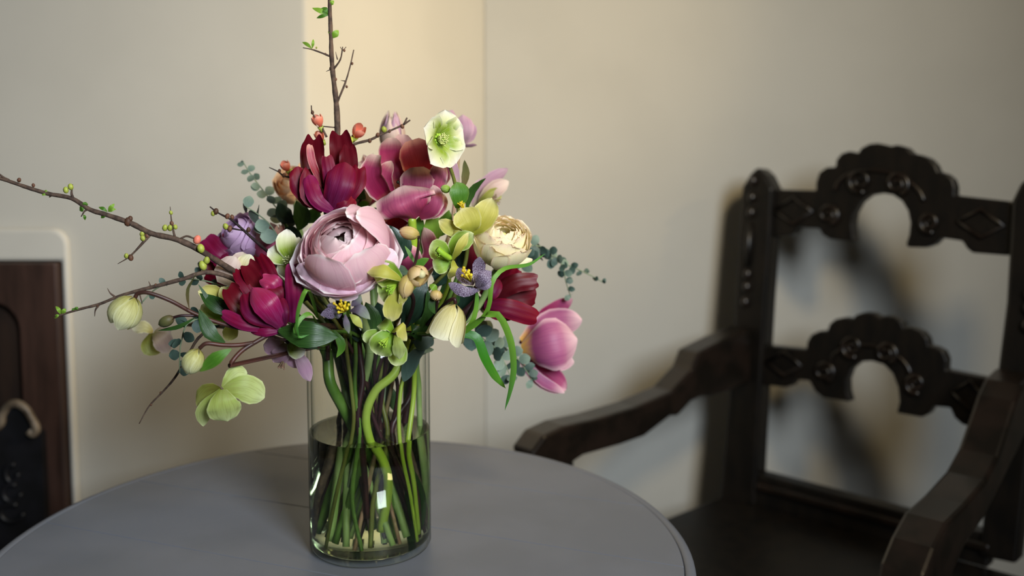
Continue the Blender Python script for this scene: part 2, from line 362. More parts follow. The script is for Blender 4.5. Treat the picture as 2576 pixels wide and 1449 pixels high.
def cyl_petal(parent, M, c, rz, phi, dphi, mat, pr='round', lift=0.0, spiral=.0, ruf=0.0, nu=12, nv=8, jag=0.0, name='petal'):
    """petal wrapped round a flower's axis: rz = (radius, height) control points base to tip, dphi = half-width angle"""
    path = smooth_path([V((r, 0, z)) for r, z in rz], 5); n = len(path) - 1
    ph = random.uniform(0, 6.28); jags = [1 - jag * random.random() for _ in range(nv + 1)]
    verts, uvs, faces = [], [], []
    for i in range(nu + 1):
        u = math.sin(i / nu * math.pi / 2) ** 1.1
        for j in range(nv + 1):
            v = -1 + 2 * j / nv
            x = min(u * (jags[j] if jag else 1), 1) * n; k = min(int(x), n - 1); p = path[k].lerp(path[k + 1], x - k)
            wv = prof(pr, u); r = p.x * (1 + spiral * v + lift * v * v * u) ; a = phi + dphi * v * wv
            z = p.z + ruf * math.sin(5 * v + ph) * u * u - abs(lift) * .2 * p.x * v * v * u
            verts.append(c + M @ V((r * math.cos(a), r * math.sin(a), z))); uvs.append((u, v * .5 + .5))
    for i in range(nu):
        for j in range(nv):
            a = i * (nv + 1) + j; faces.append((a, a + 1, a + nv + 2, a + nv + 1))
    return obj(name, verts, faces, mat, parent, uvs)
def frame(axis):
    a = V(axis).normalized(); return V((0, 0, 1)).rotation_difference(a).to_matrix()

# ------------------------------------------------------------------ room
YL, YR = 1.85, 2.25
CX1 = at(775, 400, YL).x; CX2 = at(1221, 400, YR).x
struct(box('floor', (-3.2, -2.5, -.05), (3.2, YR + .3, 0), 'floor_wood'))
struct(prism('wall_left', [(-3.2, YL, 0), (CX1, YL, 0), (CX2, YR, 0), (CX2, YR + .3, 0), (-3.2, YR + .3, 0)], (0, 0, 2.7), 'plaster', None, .006))
struct(box('wall_back', (CX2, YR, 0), (3.2, YR + .3, 2.7), 'plaster'))
struct(box('wall_right', (2.6, -2.5, 0), (2.8, YR, 2.7), 'plaster'))
# ------------------------------------------------------------------ fireplace in the chimney breast
def fp(px, py, d=0.0): return at(px, py, YL - d)
fr = thing('fireplace', 'dark brown wooden fireplace surround with arched inset set in the chimney breast', 'fireplace', (-1.0, YL, 0))
XR = (fp(163, 655).x + fp(187, 1250).x) / 2; ZT = fp(100, 655).z
XI = XR - .072; XC = -1.15; XLm = 2 * XC - XR; XIl = 2 * XC - XI
def arch(xa, xb, z0, zt, rr):
    p = [(xa, z0)]
    for k in range(7): a = R(180 - 15 * k); p.append((xa + rr + rr * math.cos(a), zt - rr + rr * math.sin(a)))
    for k in range(7): a = R(90 - 15 * k); p.append((xb - rr + rr * math.cos(a), zt - rr + rr * math.sin(a)))
    p.append((xb, z0)); return p
ZA = fp(50, 752).z
inner = arch(XIl, XI, 0.0, ZA, .05)
outer = [(XR, 0), (XR, ZT), (XLm, ZT), (XLm, 0)]
prism('surround', [V((x, YL - .035, z)) for x, z in inner + outer], (0, .034, 0), 'brown_oak', fr, .004)
prism('inner_panel', [V((x, YL - .012, z)) for x, z in [(XIl, 0.0), (XIl, ZA), (XI, ZA), (XI, 0.0)]], (0, .010, 0), 'brown_oak_deep', fr)
# iron fireback with a scrolled worn top edge
sc = [(-40, 1060), (-15, 1078), (2, 1066), (6, 1044), (22, 1020), (45, 1016), (66, 1030), (80, 1052), (92, 1078), (84, 1092), (72, 1084)]
ip = [fp(x, y, .055) for x, y in sc[:9]]
zl = ip[0].z; x1 = fp(104, 1090, .055).x
mir = [V((2 * XC - p.x, p.y, p.z)) for p in ip[::-1]]
prism('fireback', [V((x1, YL - .055, .0)), V((x1, YL - .055, ip[-1].z - .01))] + [p + V((0, 0, -.006)) for p in ip[::-1]] + [p + V((0, 0, -.006)) for p in mir[::-1]] + [V((2 * XC - x1, YL - .055, ip[-1].z - .01)), V((2 * XC - x1, YL - .055, 0))], (0, .018, 0), 'cast_iron', fr)
for sgn in (1, -1):
    pts = [fp(x, y, .062) for x, y in sc]
    if sgn < 0: pts = [V((2 * XC - p.x, p.y, p.z)) for p in pts]
    tube('scroll_edge', pts, .0075, 'worn_brass', fr)
for k in range(3):
    pts = [fp(10 + 16 * math.cos(a) * (1 + .4 * k) + 20, 1190 + 50 * k + 22 * math.sin(a), .058) for a in np.linspace(0, 5.2, 9)]
    tube('relief_scroll', pts, .005, 'cast_iron', fr, ns=6, n=3)
# raised plaster margin round the fireplace
XO = fp(192, 900).x; ZO = fp(100, 572).z
mo = arch(2 * XC - XO, XO, 0.0, ZO, .03)
struct(prism('trim_1', [V((x, YL - .018, z)) for x, z in mo + [(XR + .001, 0), (XR + .001, ZT + .001), (XLm - .001, ZT + .001), (XLm - .001, 0)]], (0, .017, 0), 'plaster_trim', None, .007))

# ------------------------------------------------------------------ round table
TC = V((-.201, 1.19, .74)); TR = .415
tb = thing('round_table', 'round grey painted wooden table of wide boards under the glass vase', 'table', (TC.x, TC.y, 0))
bd = V((.936, -.353, 0)).normalized(); bn = V((.353, .936, 0)).normalized(); c0 = TC.xy.to_3d().dot(bn)
joints = [.66, .8205, .9816, 1.1427, 1.3038, 1.46]
RI = TR - .0135
for a, b in zip(joints, joints[1:]):
    lo, hi = max(a - c0, -RI + .0005) + .0004, min(b - c0, RI - .0005) - .0004
    if hi - lo < .01: continue
    pts = []
    for s in np.linspace(lo, hi, 16): pts.append((math.sqrt(max(RI * RI - s * s, 0)), s))
    for s in np.linspace(hi, lo, 16): pts.append((-math.sqrt(max(RI * RI - s * s, 0)), s))
    bevel(prism('plank', [TC.xy.to_3d() + bd * x + bn * y + V((0, 0, .716)) for x, y in pts], (0, 0, .024), 'grey_paint', tb), .0009, 2, 50)
lathe('rim', [(RI + .0004, .716 - .74), (RI + .0004, -.0022), (RI + .003, -.0006), (RI + .006, 0), (TR - .003, -.0008), (TR, -.004), (TR + .001, -.010), (TR - .002, -.020), (TR - .008, -.024), (RI + .0004, -.024)], 'grey_paint', tb, TC, 128)
lathe('pedestal', [(.0, -.024), (.17, -.026), (.17, -.045), (.05, -.06), (.035, -.12), (.06, -.22), (.045, -.34), (.035, -.46), (.065, -.52), (.065, -.60), (0, -.60)], 'grey_paint', tb, TC, 40)
for k in range(3):
    a = R(80 + 120 * k); d = V((math.cos(a), math.sin(a), 0)); b0 = TC.xy.to_3d()
    tube('foot', [b0 + d * .04 + V((0, 0, .20)), b0 + d * .16 + V((0, 0, .17)), b0 + d * .28 + V((0, 0, .06)), b0 + d * .34 + V((0, 0, .022))], (.03, .022), 'grey_paint', tb)

# ------------------------------------------------------------------ carved armchair
ch = thing('carved_armchair', 'blackened oak armchair with two scalloped arched back rails beside the grey table', 'chair', (.45, 1.75, 0))
LB = at(1855, 1240, 2.08)
rdir = V((.39, -.33, 0)).normalized(); fwd = V((-.33, -.39, 0)).normalized()
updir = (V((0, 0, 1)) - fwd * .095).normalized(); bnorm = rdir.cross(updir).normalized()
if bnorm.dot(fwd) < 0: bnorm = -bnorm
def cb(px, py, d=0.0): return onplane(px, py, LB + bnorm * d, bnorm)
def scal(o, w_=.004): return bevel(o, w_, 2, 25)
TH = -bnorm
postL = [(1905, 420), (1887, 436), (1866, 470), (1857, 600), (1848, 760), (1836, 930), (1823, 1100), (1808, 1262), (1898, 1275), (1906, 1100), (1914, 960), (1926, 760), (1937, 600), (1943, 475), (1926, 440)]
postR = [(2545, 505), (2531, 760), (2506, 960), (2482, 1200), (2462, 1400), (2556, 1420), (2580, 1200), (2604, 960), (2624, 760), (2637, 500), (2620, 455), (2595, 440), (2567, 460)]
for pl, nm in ((postL, 'back_post'), (postR, 'back_post')):
    scal(prism(nm, [cb(x, y, .012) for x, y in pl], TH * .05, 'black_oak', ch), .006)
railT = [(1938, 476), (2052, 479), (2052, 458), (2060, 434), (2078, 421), (2101, 420), (2103, 402), (2116, 386), (2136, 380), (2158, 385), (2166, 372), (2186, 362), (2207, 360), (2226, 364), (2240, 368), (2256, 364), (2280, 371), (2294, 386), (2312, 389), (2337, 398), (2352, 414), (2360, 432), (2380, 437), (2396, 451), (2402, 470), (2401, 491), (2545, 507),
         (2536, 643), (2446, 636), (2432, 625), (2420, 606), (2366, 598), (2350, 615), (2325, 623), (2285, 622), (2278, 616), (2286, 590), (2289, 560), (2283, 530), (2268, 505), (2245, 490), (2216, 485), (2186, 490), (2163, 508), (2148, 535), (2143, 562), (2146, 590), (2150, 609), (2086, 601), (2068, 590), (2060, 575), (2006, 572), (1996, 588), (1980, 594), (1936, 597)]
railM = [(1922, 869), (2028, 879), (2030, 860), (2040, 842), (2060, 833), (2080, 833), (2086, 815), (2101, 803), (2121, 799), (2143, 803), (2153, 792), (2173, 786), (2196, 788), (2213, 799), (2226, 794), (2251, 798), (2268, 811), (2273, 824), (2292, 824), (2319, 835), (2332, 851), (2336, 870), (2352, 873), (2372, 884), (2381, 905), (2379, 931), (2508, 957),
         (2490, 1082), (2455, 1077), (2420, 1068), (2400, 1050), (2390, 1026), (2347, 1022), (2335, 1042), (2318, 1050), (2255, 1039), (2262, 1010), (2258, 975), (2245, 940), (2222, 917), (2192, 908), (2161, 910), (2139, 928), (2129, 955), (2130, 985), (2137, 1011), (2070, 1001), (2050, 985), (2035, 958), (1998, 955), (1990, 970), (1975, 975), (1915, 968)]
for rl in (railT, railM):
    scal(prism('back_rail', [cb(x, y, 0) for x, y in rl], TH * .03, 'black_oak', ch), .003)
def scroll(cx, cy, r, turn, d=.003):
    pts = []
    for k in range(22):
        a = turn * k * .5; rr = r * (1 - k / 26); pts.append(cb(cx + rr * math.cos(a + 1.2), cy + rr * math.sin(a + 1.2), d))
    tube('carved_scroll', pts, lambda t: .0055 * (1 - .4 * t), 'black_oak_worn', ch, ns=6, n=2)
for cx, cy, r, tn in ((2163, 455, 30, 1), (2256, 462, 30, -1), (2083, 540, 26, -1), (2338, 560, 26, 1), (2143, 872, 28, 1), (2228, 888, 28, -1), (2072, 935, 26, -1), (2302, 965, 26, 1)):
    scroll(cx, cy, r, tn)
for cx, cy, dx, dy, sl in ((1995, 530, 48, 34, .03), (2468, 562, 58, 36, .1), (1972, 915, 44, 30, .1), (2440, 995, 44, 36, .2)):
    pts = [cb(cx - dx, cy - dx * sl, .003), cb(cx, cy - dy, .003), cb(cx + dx, cy + dx * sl, .003), cb(cx, cy + dy, .003), cb(cx - dx, cy - dx * sl, .003)]
    v, f = tube_data(pts, .004, 6); obj('carved_lozenge', v, f, 'black_oak_worn', ch)
for rr, sy, cx, cy in ((88, .80, 2212, 470), (80, .82, 2188, 905)):
    pts = [cb(cx + 1.28 * rr * math.cos(a), cy + 30 - rr * sy * math.sin(a) + .16 * rr * math.cos(a), .002) for a in np.linspace(.1, math.pi - .1, 15)]
    tube('carved_band', pts, .004, 'black_oak_worn', ch, ns=6, n=2)
for cx, cy in ((1894, 455), (1891, 497), (1889, 535), (1880, 690), (1878, 722), (1874, 760), (1868, 850)):
    v, f = ball_data(cb(cx, cy, .014), .009, axis=updir, stretch=1.35); obj('turned_bead', v, f, 'black_oak_worn', ch)
v, f = tube_data([cb(1886, 560, .014), cb(1882, 620, .014), cb(1880, 670, .014)], lambda t: .006 + .003 * math.sin(3.14 * t), 8); obj('turned_spindle', v, f, 'black_oak', ch)
for cx, cy in ((2590, 740), (2588, 775), (2584, 820)):
    v, f = ball_data(cb(cx, cy, .014), .010, axis=updir, stretch=1.35); obj('turned_bead', v, f, 'black_oak_worn', ch)
# lower back rail and seat
scal(prism('lower_back_rail', [cb(x, y, .004) for x, y in ((1902, 1190), (2490, 1345), (2484, 1430), (1898, 1272))], TH * .04, 'black_oak', ch), .004)
scal(prism('rail_moulding', [cb(x, y, .016) for x, y in ((1902, 1215), (2488, 1372), (2487, 1392), (1900, 1232))], TH * .02, 'black_oak_worn', ch), .004)
ZS = LB.z - .012
bl = V((LB.x, LB.y, 0)) + rdir * -.03; brt = bl + rdir * .58
lfd = V((-.76, -.65, 0)).normalized(); rfd = V((-.60, -.80, 0)).normalized()
fl_, frr = bl + lfd * .47, brt + rfd * .50
seat = [bl, fl_, frr, brt]
scal(prism('seat', [p + V((0, 0, ZS - .028)) for p in seat], (0, 0, .028), 'black_oak', ch), .006)
cen = sum(seat, V((0, 0, 0))) / 4
ins = [p.lerp(cen, .07) for p in seat]
for a, b in ((0, 1), (1, 2), (2, 3), (3, 0)):
    dd = (ins[b] - ins[a]).normalized(); nn = V((0, 0, 1)).cross(dd)
    prism('seat_apron', [ins[a] + V((0, 0, ZS - .028)), ins[b] + V((0, 0, ZS - .028)), ins[b] + V((0, 0, ZS - .10)), ins[a] + V((0, 0, ZS - .10))], nn * .022, 'black_oak', ch, .003)
    prism('stretcher', [ins[a] + V((0, 0, .12)), ins[b] + V((0, 0, .12)), ins[b] + V((0, 0, .08)), ins[a] + V((0, 0, .08))], nn * .03, 'black_oak', ch, .004)
for p in ins:
    tube('leg', [p + V((0, 0, z)) for z in (ZS - .03, .36, .30, .24, .16, .06, 0)], lambda t: .025 + .008 * math.sin(t * 14), 'black_oak', ch, ns=12)
# arms
pa = at(1880, 870, 2.06); ldir = V((-.486, -.44, 0)).normalized(); lnorm = V((ldir.y, -ldir.x, 0)).normalized()
if lnorm.dot(rdir) < 0: lnorm = -lnorm
def la(px, py): return onplane(px, py, pa, lnorm)
armL = [(1890, 826), (1820, 856), (1757, 888), (1742, 930), (1692, 984), (1600, 1024), (1500, 1054), (1420, 1072), (1370, 1096), (1338, 1140), (1345, 1170), (1400, 1190), (1440, 1165), (1468, 1146), (1560, 1120), (1622, 1098), (1688, 1047), (1706, 1047), (1722, 1030), (1740, 1010), (1766, 998), (1796, 996), (1830, 985), (1890, 960)]
scal(prism('arm', [la(x, y) for x, y in armL], -lnorm * .05, 'black_oak_worn', ch), .005)
pr_ = at(2590, 965, 1.72); rd2 = V((-.36, -.42, 0)).normalized(); rnorm = V((-rd2.y, rd2.x, 0)).normalized()
if rnorm.dot(V((0, -1, 0))) < 0: rnorm = -rnorm
def ra(px, py): return onplane(px, py, pr_, rnorm)
armR = [(2600, 940), (2574, 968), (2556, 1010), (2540, 1062), (2512, 1148), (2482, 1208), (2432, 1268), (2384, 1316), (2352, 1380), (2326, 1449), (2312, 1520), (2366, 1545), (2396, 1449), (2430, 1372), (2476, 1306), (2510, 1240), (2544, 1170), (2580, 1096), (2625, 1040), (2650, 985)]
scal(prism('arm', [ra(x, y) for x, y in armR], -rnorm * .062, 'black_oak_worn', ch), .006)
for p, base in ((la(1430, 1140) - lnorm * .025, fl_), (ra(2350, 1480) - rnorm * .03, frr)):
    b0 = V((p.x, p.y, ZS - .01))
    tube('arm_support', [p + V((0, 0, -.01))] + [b0.lerp(p, k) for k in (.85, .7, .55, .4, .25, .1, 0)], lambda t: .020 + .007 * math.sin(t * 16), 'black_oak', ch, ns=12)

# ------------------------------------------------------------------ vase
VX, VY, VZ = -.1712, 1.21, .74
VR, VH = .0727, .252
vs = thing('glass_vase', 'clear cylindrical glass vase half full of water at the middle of the grey table', 'vase', (VX, VY, VZ))
lathe('glass_body', [(0, .0012), (VR - .006, .0012), (VR - .002, .002), (VR, .006), (VR, VH - .002), (VR - .0012, VH), (VR - .003, VH), (VR - .0042, VH - .002), (VR - .0042, .016), (VR - .010, .011), (0, .010)], 'clear_glass', vs, (VX, VY, VZ), 96)
ZW = at(934, 1080, VY).z - VZ
lathe('water', [(0, .0085), (VR - .0060, .0085), (VR - .0016, .0120), (VR - .0012, .0160), (VR - .0012, ZW + .001), (VR - .005, ZW), (0, ZW)], 'vase_water', vs, (VX, VY, VZ), 96)
RIN = VR - .011; ZF = VZ + .0135; ZR = VZ + VH

# ------------------------------------------------------------------ flower building blocks
def foot_neck(head, rr=None):
    d = V((head.x - VX, head.y - VY, 0)); L = d.length
    k = min(L / .16, 1.0) * .75 + .1
    d = d.normalized() if L > .004 else V((1, 0, 0))
    a = random.uniform(-.5, .5); dn = Matrix.Rotation(a, 3, 'Z') @ d
    neck = V((VX, VY, ZR + .004)) + dn * (RIN - .004) * k
    df = Matrix.Rotation(random.uniform(-.7, .7), 3, 'Z') @ (-d)
    ft = V((VX, VY, ZF + .003)) + df * RIN * random.uniform(.35, .95)
    return neck, ft
def clampv(p, r):
    if p.z < ZR + .006:
        d = V((p.x - VX, p.y - VY, 0)); L = d.length; m = RIN + .004 - r
        if L > m: p = V((VX, VY, p.z)) + d * (m / L)
        if p.z < ZF + r: p.z = ZF + r
    return p
def stem_pts(head, via=None, r=.003, low=None):
    """from the flower down through the neck of the vase to its floor"""
    neck, ft = foot_neck(head)
    pts = [head] + [at(*q) for q in (via or [])]
    if low:
        pts += [clampv(at(*q), r) for q in low]
    else:
        pts += [neck, neck.lerp(ft, .5) + V((random.uniform(-.01, .01), random.uniform(-.01, .01), 0)), ft]
    out = smooth_path(pts, 6)
    return [clampv(p, r) for p in out]
def add_stem(root, pts, r, mat, name='stem', r2=None):
    v, f = tube_data(pts, (r2 or r, r), 8); return obj(name, v, f, mat, root)
def flower(name, label, cat, head, via=None, r=.003, low=None, smat='stem_green', group=None, r2=None):
    pts = stem_pts(head, via, r, low)
    root = thing(name, label, cat, pts[-1], group)
    add_stem(root, pts, r, smat, r2=r2); return root
def stamens(root, c, axis, n, L, spread, mat, r=.00045, tip=.0009, name='stamen_cluster'):
    M = frame(axis); parts = []
    for k in range(n):
        a = 2.4 * k; s = spread * math.sqrt((k + .5) / n); d = M @ V((s * math.cos(a), s * math.sin(a), 1)).normalized()
        e = c + d * L * random.uniform(.8, 1.1); parts.append(tube_data([c, c.lerp(e, .5), e], r, 4)); parts.append(ball_data(e, tip, 5, 4))
    v, f = join(parts); return obj(name, v, f, mat, root)
def hellebore(root, c, axis, Rm, opening, mat, phase=0.0, hw=.56, cup=.45, nect='pistil_green', stam=22, mats=None, droop=.15):
    M = frame(axis); a_ = R(opening)
    for k in range(5):
        ph = phase + k * 2 * math.pi / 5 + random.uniform(-.08, .08); L = Rm * random.uniform(.93, 1.05)
        e = V((math.cos(ph), math.sin(ph), 0)); off = .0006 * (k % 3)
        def q(t, an): return e * (Rm * .06 + t * math.sin(an)) + V((0, 0, t * math.cos(an) + off))
        p0, p1, p2 = q(0, a_), q(L * .5, a_ - .18), q(L, a_ + droop)
        pth = smooth_path([c + M @ p for p in (p0, p1, p2)], 6)
        surf('petal', pth, Rm * hw * random.uniform(.92, 1.06), M @ V((-math.sin(ph), math.cos(ph), 0)), (mats[k % len(mats)] if mats else mat), root, 'sepal', -cup, .06, 0, 12, 8)
    if nect:
        parts = []
        for k in range(9):
            a = k * 2 * math.pi / 9; d = M @ V((math.cos(a) * .8, math.sin(a) * .8, .7)).normalized()
            parts.append(tube_data([c + d * Rm * .05, c + d * Rm * .16, c + d * Rm * .24], (Rm * .028, Rm * .045), 6))
        v, f = join(parts); obj('nectary_ring', v, f, nect, root)
        stamens(root, c, axis, stam, Rm * .42, .55, 'anther_cream')
        v, f = join([tube_data([c, c + (M @ V((.08 * math.cos(a), .08 * math.sin(a), 1))) * Rm * .4], (Rm * .05, Rm * .015), 6) for a in (0, 2.1, 4.2)]); obj('pistil', v, f, 'pistil_green', root)
def bud(root, base, axis, L, rad, mat, n=5, openq=.0, sub='petal'):
    """closed nodding bud: sepals wrapped into an egg"""
    M = frame(axis)
    for k in range(n):
        cyl_petal(root, M, base, [(rad * .12, 0), (rad * .75, L * .16), (rad * (1.02 + .02 * k), L * .45), (rad * (.86 + openq), L * .78), (rad * (.22 + openq * 1.3), L)], k * 2 * math.pi / n, 1.0, mat, 'sepal', 0, .05, 0, 10, 6, name=sub)
def tulip(root, base, axis, L, rad, mat, inner, openq=.3, phase=0.0, jag=.0, ruf=.004):
    M = frame(axis)
    for k in range(6):
        inn = k >= 3; ph = phase + (k % 3) * 2.094 + (1.047 if inn else 0); s = .86 if inn else 1.0
        LL = L * random.uniform(.93, 1.05)
        cyl_petal(root, M, base, [(rad * .12, 0), (rad * .8 * s, LL * .16), (rad * 1.02 * s, LL * .45), (rad * (.92 + openq * .6) * s, LL * .75), (rad * (.62 + openq * 1.6) * s, LL)], ph, .95, inner if inn else mat, 'parrot' if jag else 'tulip', -.08, .02, ruf, 14, 10, jag)
    stamens(root, base + M @ V((0, 0, L * .1)), axis, 6, L * .4, .35, 'seed_dark', .0009, .0022)
    v, f = tube_data([base + M @ V((0, 0, z * L)) for z in (.02, .2, .38)], .0035, 8); obj('pistil', v, f, 'stem_pale', root)
def ranunculus(root, c, axis, Rm, layers, mats, squash=.8, npet=6, th0=14, th1=92, flare=.12, seed=0, fold=0.0, wob=.03, heart='heart_dark'):
    """ball of overlapping thin petals: each shell of petals opens a little wider than the one inside it"""
    M = frame(axis); rnd = random.Random(seed)
    for i in range(layers):
        t = i / (layers - 1)
        rs = Rm * (.50 + .50 * t ** .8); th = R(th0 + (th1 - th0) * t ** 1.05)
        n = 3 + int(round((npet - 3) * t ** .6)); ph0 = i * 2.39996
        for k in range(n):
            ph = ph0 + k * 2 * math.pi / n + rnd.uniform(-.16, .16); te = th + R(rnd.uniform(-11, 9)); j = rnd.uniform(.97, 1.04) + .02 * (k % 2)
            rz = []
            for q in range(6):
                a = R(158) + (te - R(158)) * q / 5; w_ = q / 5
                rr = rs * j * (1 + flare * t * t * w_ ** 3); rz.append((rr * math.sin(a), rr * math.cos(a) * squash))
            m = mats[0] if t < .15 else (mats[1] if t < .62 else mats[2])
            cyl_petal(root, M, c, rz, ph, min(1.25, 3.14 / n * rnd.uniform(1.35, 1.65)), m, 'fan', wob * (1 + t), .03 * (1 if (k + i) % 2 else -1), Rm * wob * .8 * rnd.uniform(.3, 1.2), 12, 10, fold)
    # calyx beneath
    for k in range(5):
        cyl_petal(root, M, c, [(Rm * .05, -Rm * squash * .64), (Rm * .3, -Rm * squash * .66), (Rm * .5, -Rm * squash * .58)], k * 1.2566, .35, 'leaf_mid', 'leaf', 0, 0, 0, 5, 4, name='calyx_leaf')
    v, f = ball_data(c + M @ V((0, 0, Rm * squash * .12)), Rm * .22, 12, 8); obj('heart', v, f, heart, root)
def leafp(root, Y, base, mid, tip, hw, mat='leaf_dark', cup=-.35, roll=0, pr='leaf', name='leaf', fold=.12, twist=0.0, ruf=.05):
    return P(root, Y, base, mid, tip, hw, cup, roll, pr, mat, ruf, 0, name, 10, 6, fold, twist)
def side_stalk(root, pts, r, mat, name='stalk', n=5):
    v, f = tube_data(smooth_path([at(*p) if len(p) == 3 and not isinstance(p, V) else V(p) for p in pts], n), (r, r), 6); return obj(name, v, f, mat, root)
# ------------------------------------------------------------------ large pink ranunculus (nearest flower)
c = at(868, 627, 1.085); ax = V((-.12, -.70, .70))
r = flower('ranunculus', 'large pale pink ranunculus with many layered petals, biggest bloom at the front', 'flower', c + V((0, .03, -.02)), [(905, 780, 1.13)], .005, [(930, 880, 1.165), (905, 1000, 1.19), (880, 1110, 1.20), (862, 1230, 1.19), (848, 1380, 1.185)], 'stem_pale')
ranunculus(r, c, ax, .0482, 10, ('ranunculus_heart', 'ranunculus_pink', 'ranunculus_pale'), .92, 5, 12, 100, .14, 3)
# folded upright petal beside its heart
M = frame(ax)
for rs_, te_, ph_, dp_ in ((.82, 17, .55, .62), (.90, 26, .2, .5), (.88, 44, -1.9, .62), (.90, 50, -.9, .6)):
    rz = [(.0482 * rs_ * math.sin(a) * (1 + .05 * k), .0482 * rs_ * .92 * math.cos(a) * (1 + .07 * k)) for k, a in enumerate(np.linspace(R(150), R(te_), 6))]
    cyl_petal(r, M, c, rz, ph_, dp_, 'ranunculus_pink', 'fan', .03, .05, .001, 14, 10)
RP = 'ranunculus_pale'
for b_, m_, t_, w_ in (((866, 696, 14), (854, 726, 3), (850, 756, 10), 52), ((835, 684, 14), (803, 714, 7), (790, 740, 14), 38), ((895, 690, 14), (905, 714, 5), (905, 742, 14), 42), ((940, 652, 14), (970, 657, 9), (999, 640, 18), 28), ((800, 664, 14), (775, 684, 8), (758, 702, 15), 32)):
    P(r, 1.052, b_, m_, t_, w_, -.55, 0, 'fan', RP, .06, nv=12)

# ------------------------------------------------------------------ upper burgundy parrot tulip
Y = 1.14; hb = at(832, 528, Y)
r = flower('parrot_tulip', 'upright dark burgundy parrot tulip with ragged petals above the pink ranunculus', 'flower', hb, [(850, 640, 1.17), (870, 770, 1.19)], .0054, [(880, 870, 1.20), (885, 960, 1.215), (905, 1110, 1.23), (925, 1250, 1.235), (935, 1370, 1.22)], 'stem_green')
B1, B2, B3 = 'tulip_burgundy', 'tulip_burgundy_inner', 'tulip_violet'
P(r, Y, (820, 520, 12), (788, 420, 24), (786, 336, 14), 31, .55, 0, 'parrot', B2, .18, .16)
P(r, Y, (838, 515, 14), (860, 420, 26), (854, 326, 18), 30, .5, 0, 'parrot', B2, .15, .14)
P(r, Y, (845, 515, 8), (874, 430, 16), (874, 362, 10), 24, .5, 10, 'parrot', B2, .15, .14)
P(r, Y, (812, 522, 0), (768, 478, -2), (752, 418, 4), 31, -.8, 25, 'parrot', B1, .15, .12)
P(r, Y, (815, 528, -8), (776, 490, -12), (784, 420, 2), 22, -.6, 30, 'parrot', B1, .12, .12)
P(r, Y, (846, 524, -2), (884, 468, 0), (898, 414, 4), 30, -.8, -25, 'parrot', B1, .15, .14)
P(r, Y, (832, 530, -10), (852, 470, -22), (868, 408, -6), 38, -.75, -8, 'parrot', B3, .10, .10)
P(r, Y, (835, 532, -14), (796, 500, -20), (776, 440, -8), 20, -.8, 10, 'parrot', 'tulip_magenta', .10, .06)
P(r, Y, (828, 500, -2), (829, 440, -12), (822, 390, -6), 17, -.6, 0, 'parrot', B3, .08, .06)
P(r, Y, (812, 470, -2), (786, 410, -4), (778, 362, 0), 10, .4, 10, 'parrot', 'tulip_salmon', .12, .06)
P(r, Y, (835, 534, -10), (870, 520, -16), (890, 498, -6), 20, -.6, 10, 'parrot', B1, .1, .06)
stamens(r, at(818, 480, Y + .004), (0, -.4, 1), 6, .012, .6, 'seed_dark', .0009, .0022)

# ------------------------------------------------------------------ lower left magenta parrot tulip
Y = 1.085
r = flower('parrot_tulip', 'glossy magenta parrot tulip leaning out at the lower left of the pink ranunculus', 'flower', at(694, 826, Y), [(745, 846, 1.11)], .0064, [(800, 882, 1.165), (830, 960, 1.165), (865, 1030, 1.175), (893, 1100, 1.19), (870, 1200, 1.2), (826, 1330, 1.205)], 'stem_green')
M1, M2 = 'tulip_magenta', 'tulip_magenta_light'
P(r, Y, (716, 790, 14), (680, 700, 22), (652, 638, 10), 22, -.5, -20, 'parrot', B1, .12, .1)
P(r, Y, (700, 800, 18), (660, 730, 26), (616, 660, 10), 27, .6, 10, 'parrot', B2, .15, .12)
P(r, Y, (660, 780, 12), (618, 722, 14), (592, 676, 4), 15, -.5, 20, 'parrot', B1, .12, .12)
P(r, Y, (680, 815, 6), (600, 765, 10), (573, 716, 2), 27, .5, 10, 'parrot', B2, .15, .12)
P(r, Y, (735, 812, 0), (738, 735, -8), (734, 662, 2), 22, -.7, -12, 'parrot', M1, .08, .05)
P(r, Y, (712, 770, 8), (690, 715, -2), (655, 700, 2), 23, -.8, 0, 'parrot', M2, .12, .1)
P(r, Y, (700, 790, 4), (700, 745, -4), (672, 716, 0), 22, -.6, 0, 'parrot', B1, .12, .1)
P(r, Y, (700, 826, 0), (615, 815, -14), (556, 786, -6), 17, -.8, 0, 'parrot', M1, .08, .08)
P(r, Y, (702, 820, -8), (634, 790, -18), (614, 738, -4), 22, -.7, 0, 'parrot', B3, .08, .06)
P(r, Y, (708, 822, -10), (672, 768, -28), (634, 722, -8), 36, -.85, 0, 'tulip', M2, .05, .04)
P(r, Y, (712, 822, -6), (714, 790, -14), (706, 750, -4), 14, -.6, -20, 'parrot', B3, .08, .06)
P(r, Y, (704, 832, -6), (668, 834, -12), (630, 828, -6), 14, -.8, 0, 'parrot', M1, .08, .04)

# ------------------------------------------------------------------ open pink tulip
Y = 1.185
r = flower('tulip', 'open rose pink tulip with pale petal margins right of the burgundy tulip', 'flower', at(1035, 545, Y), [(1040, 620, 1.19), (1040, 760, 1.19)], .0052, [(1002, 922, 1.168), (945, 982, 1.16), (921, 1045, 1.16), (932, 1112, 1.165), (962, 1170, 1.17), (972, 1230, 1.175), (955, 1330, 1.18)], 'stem_bright')
T1, T2, T3 = 'tulip_pink', 'tulip_pink_inner', 'tulip_salmon'
P(r, Y, (1010, 480, 30), (985, 400, 40), (984, 346, 30), 34, .5, 0, 'broad', T2, .1)
P(r, Y, (1015, 480, 34), (1012, 400, 44), (1014, 338, 36), 32, .5, 0, 'broad', T1, .1)
P(r, Y, (1050, 480, 30), (1058, 420, 34), (1036, 352, 20), 48, .6, 0, 'broad', T3, .1)
P(r, Y, (1080, 500, 20), (1112, 450, 22), (1124, 392, 18), 22, -.4, -40, 'tulip', T1, .1)
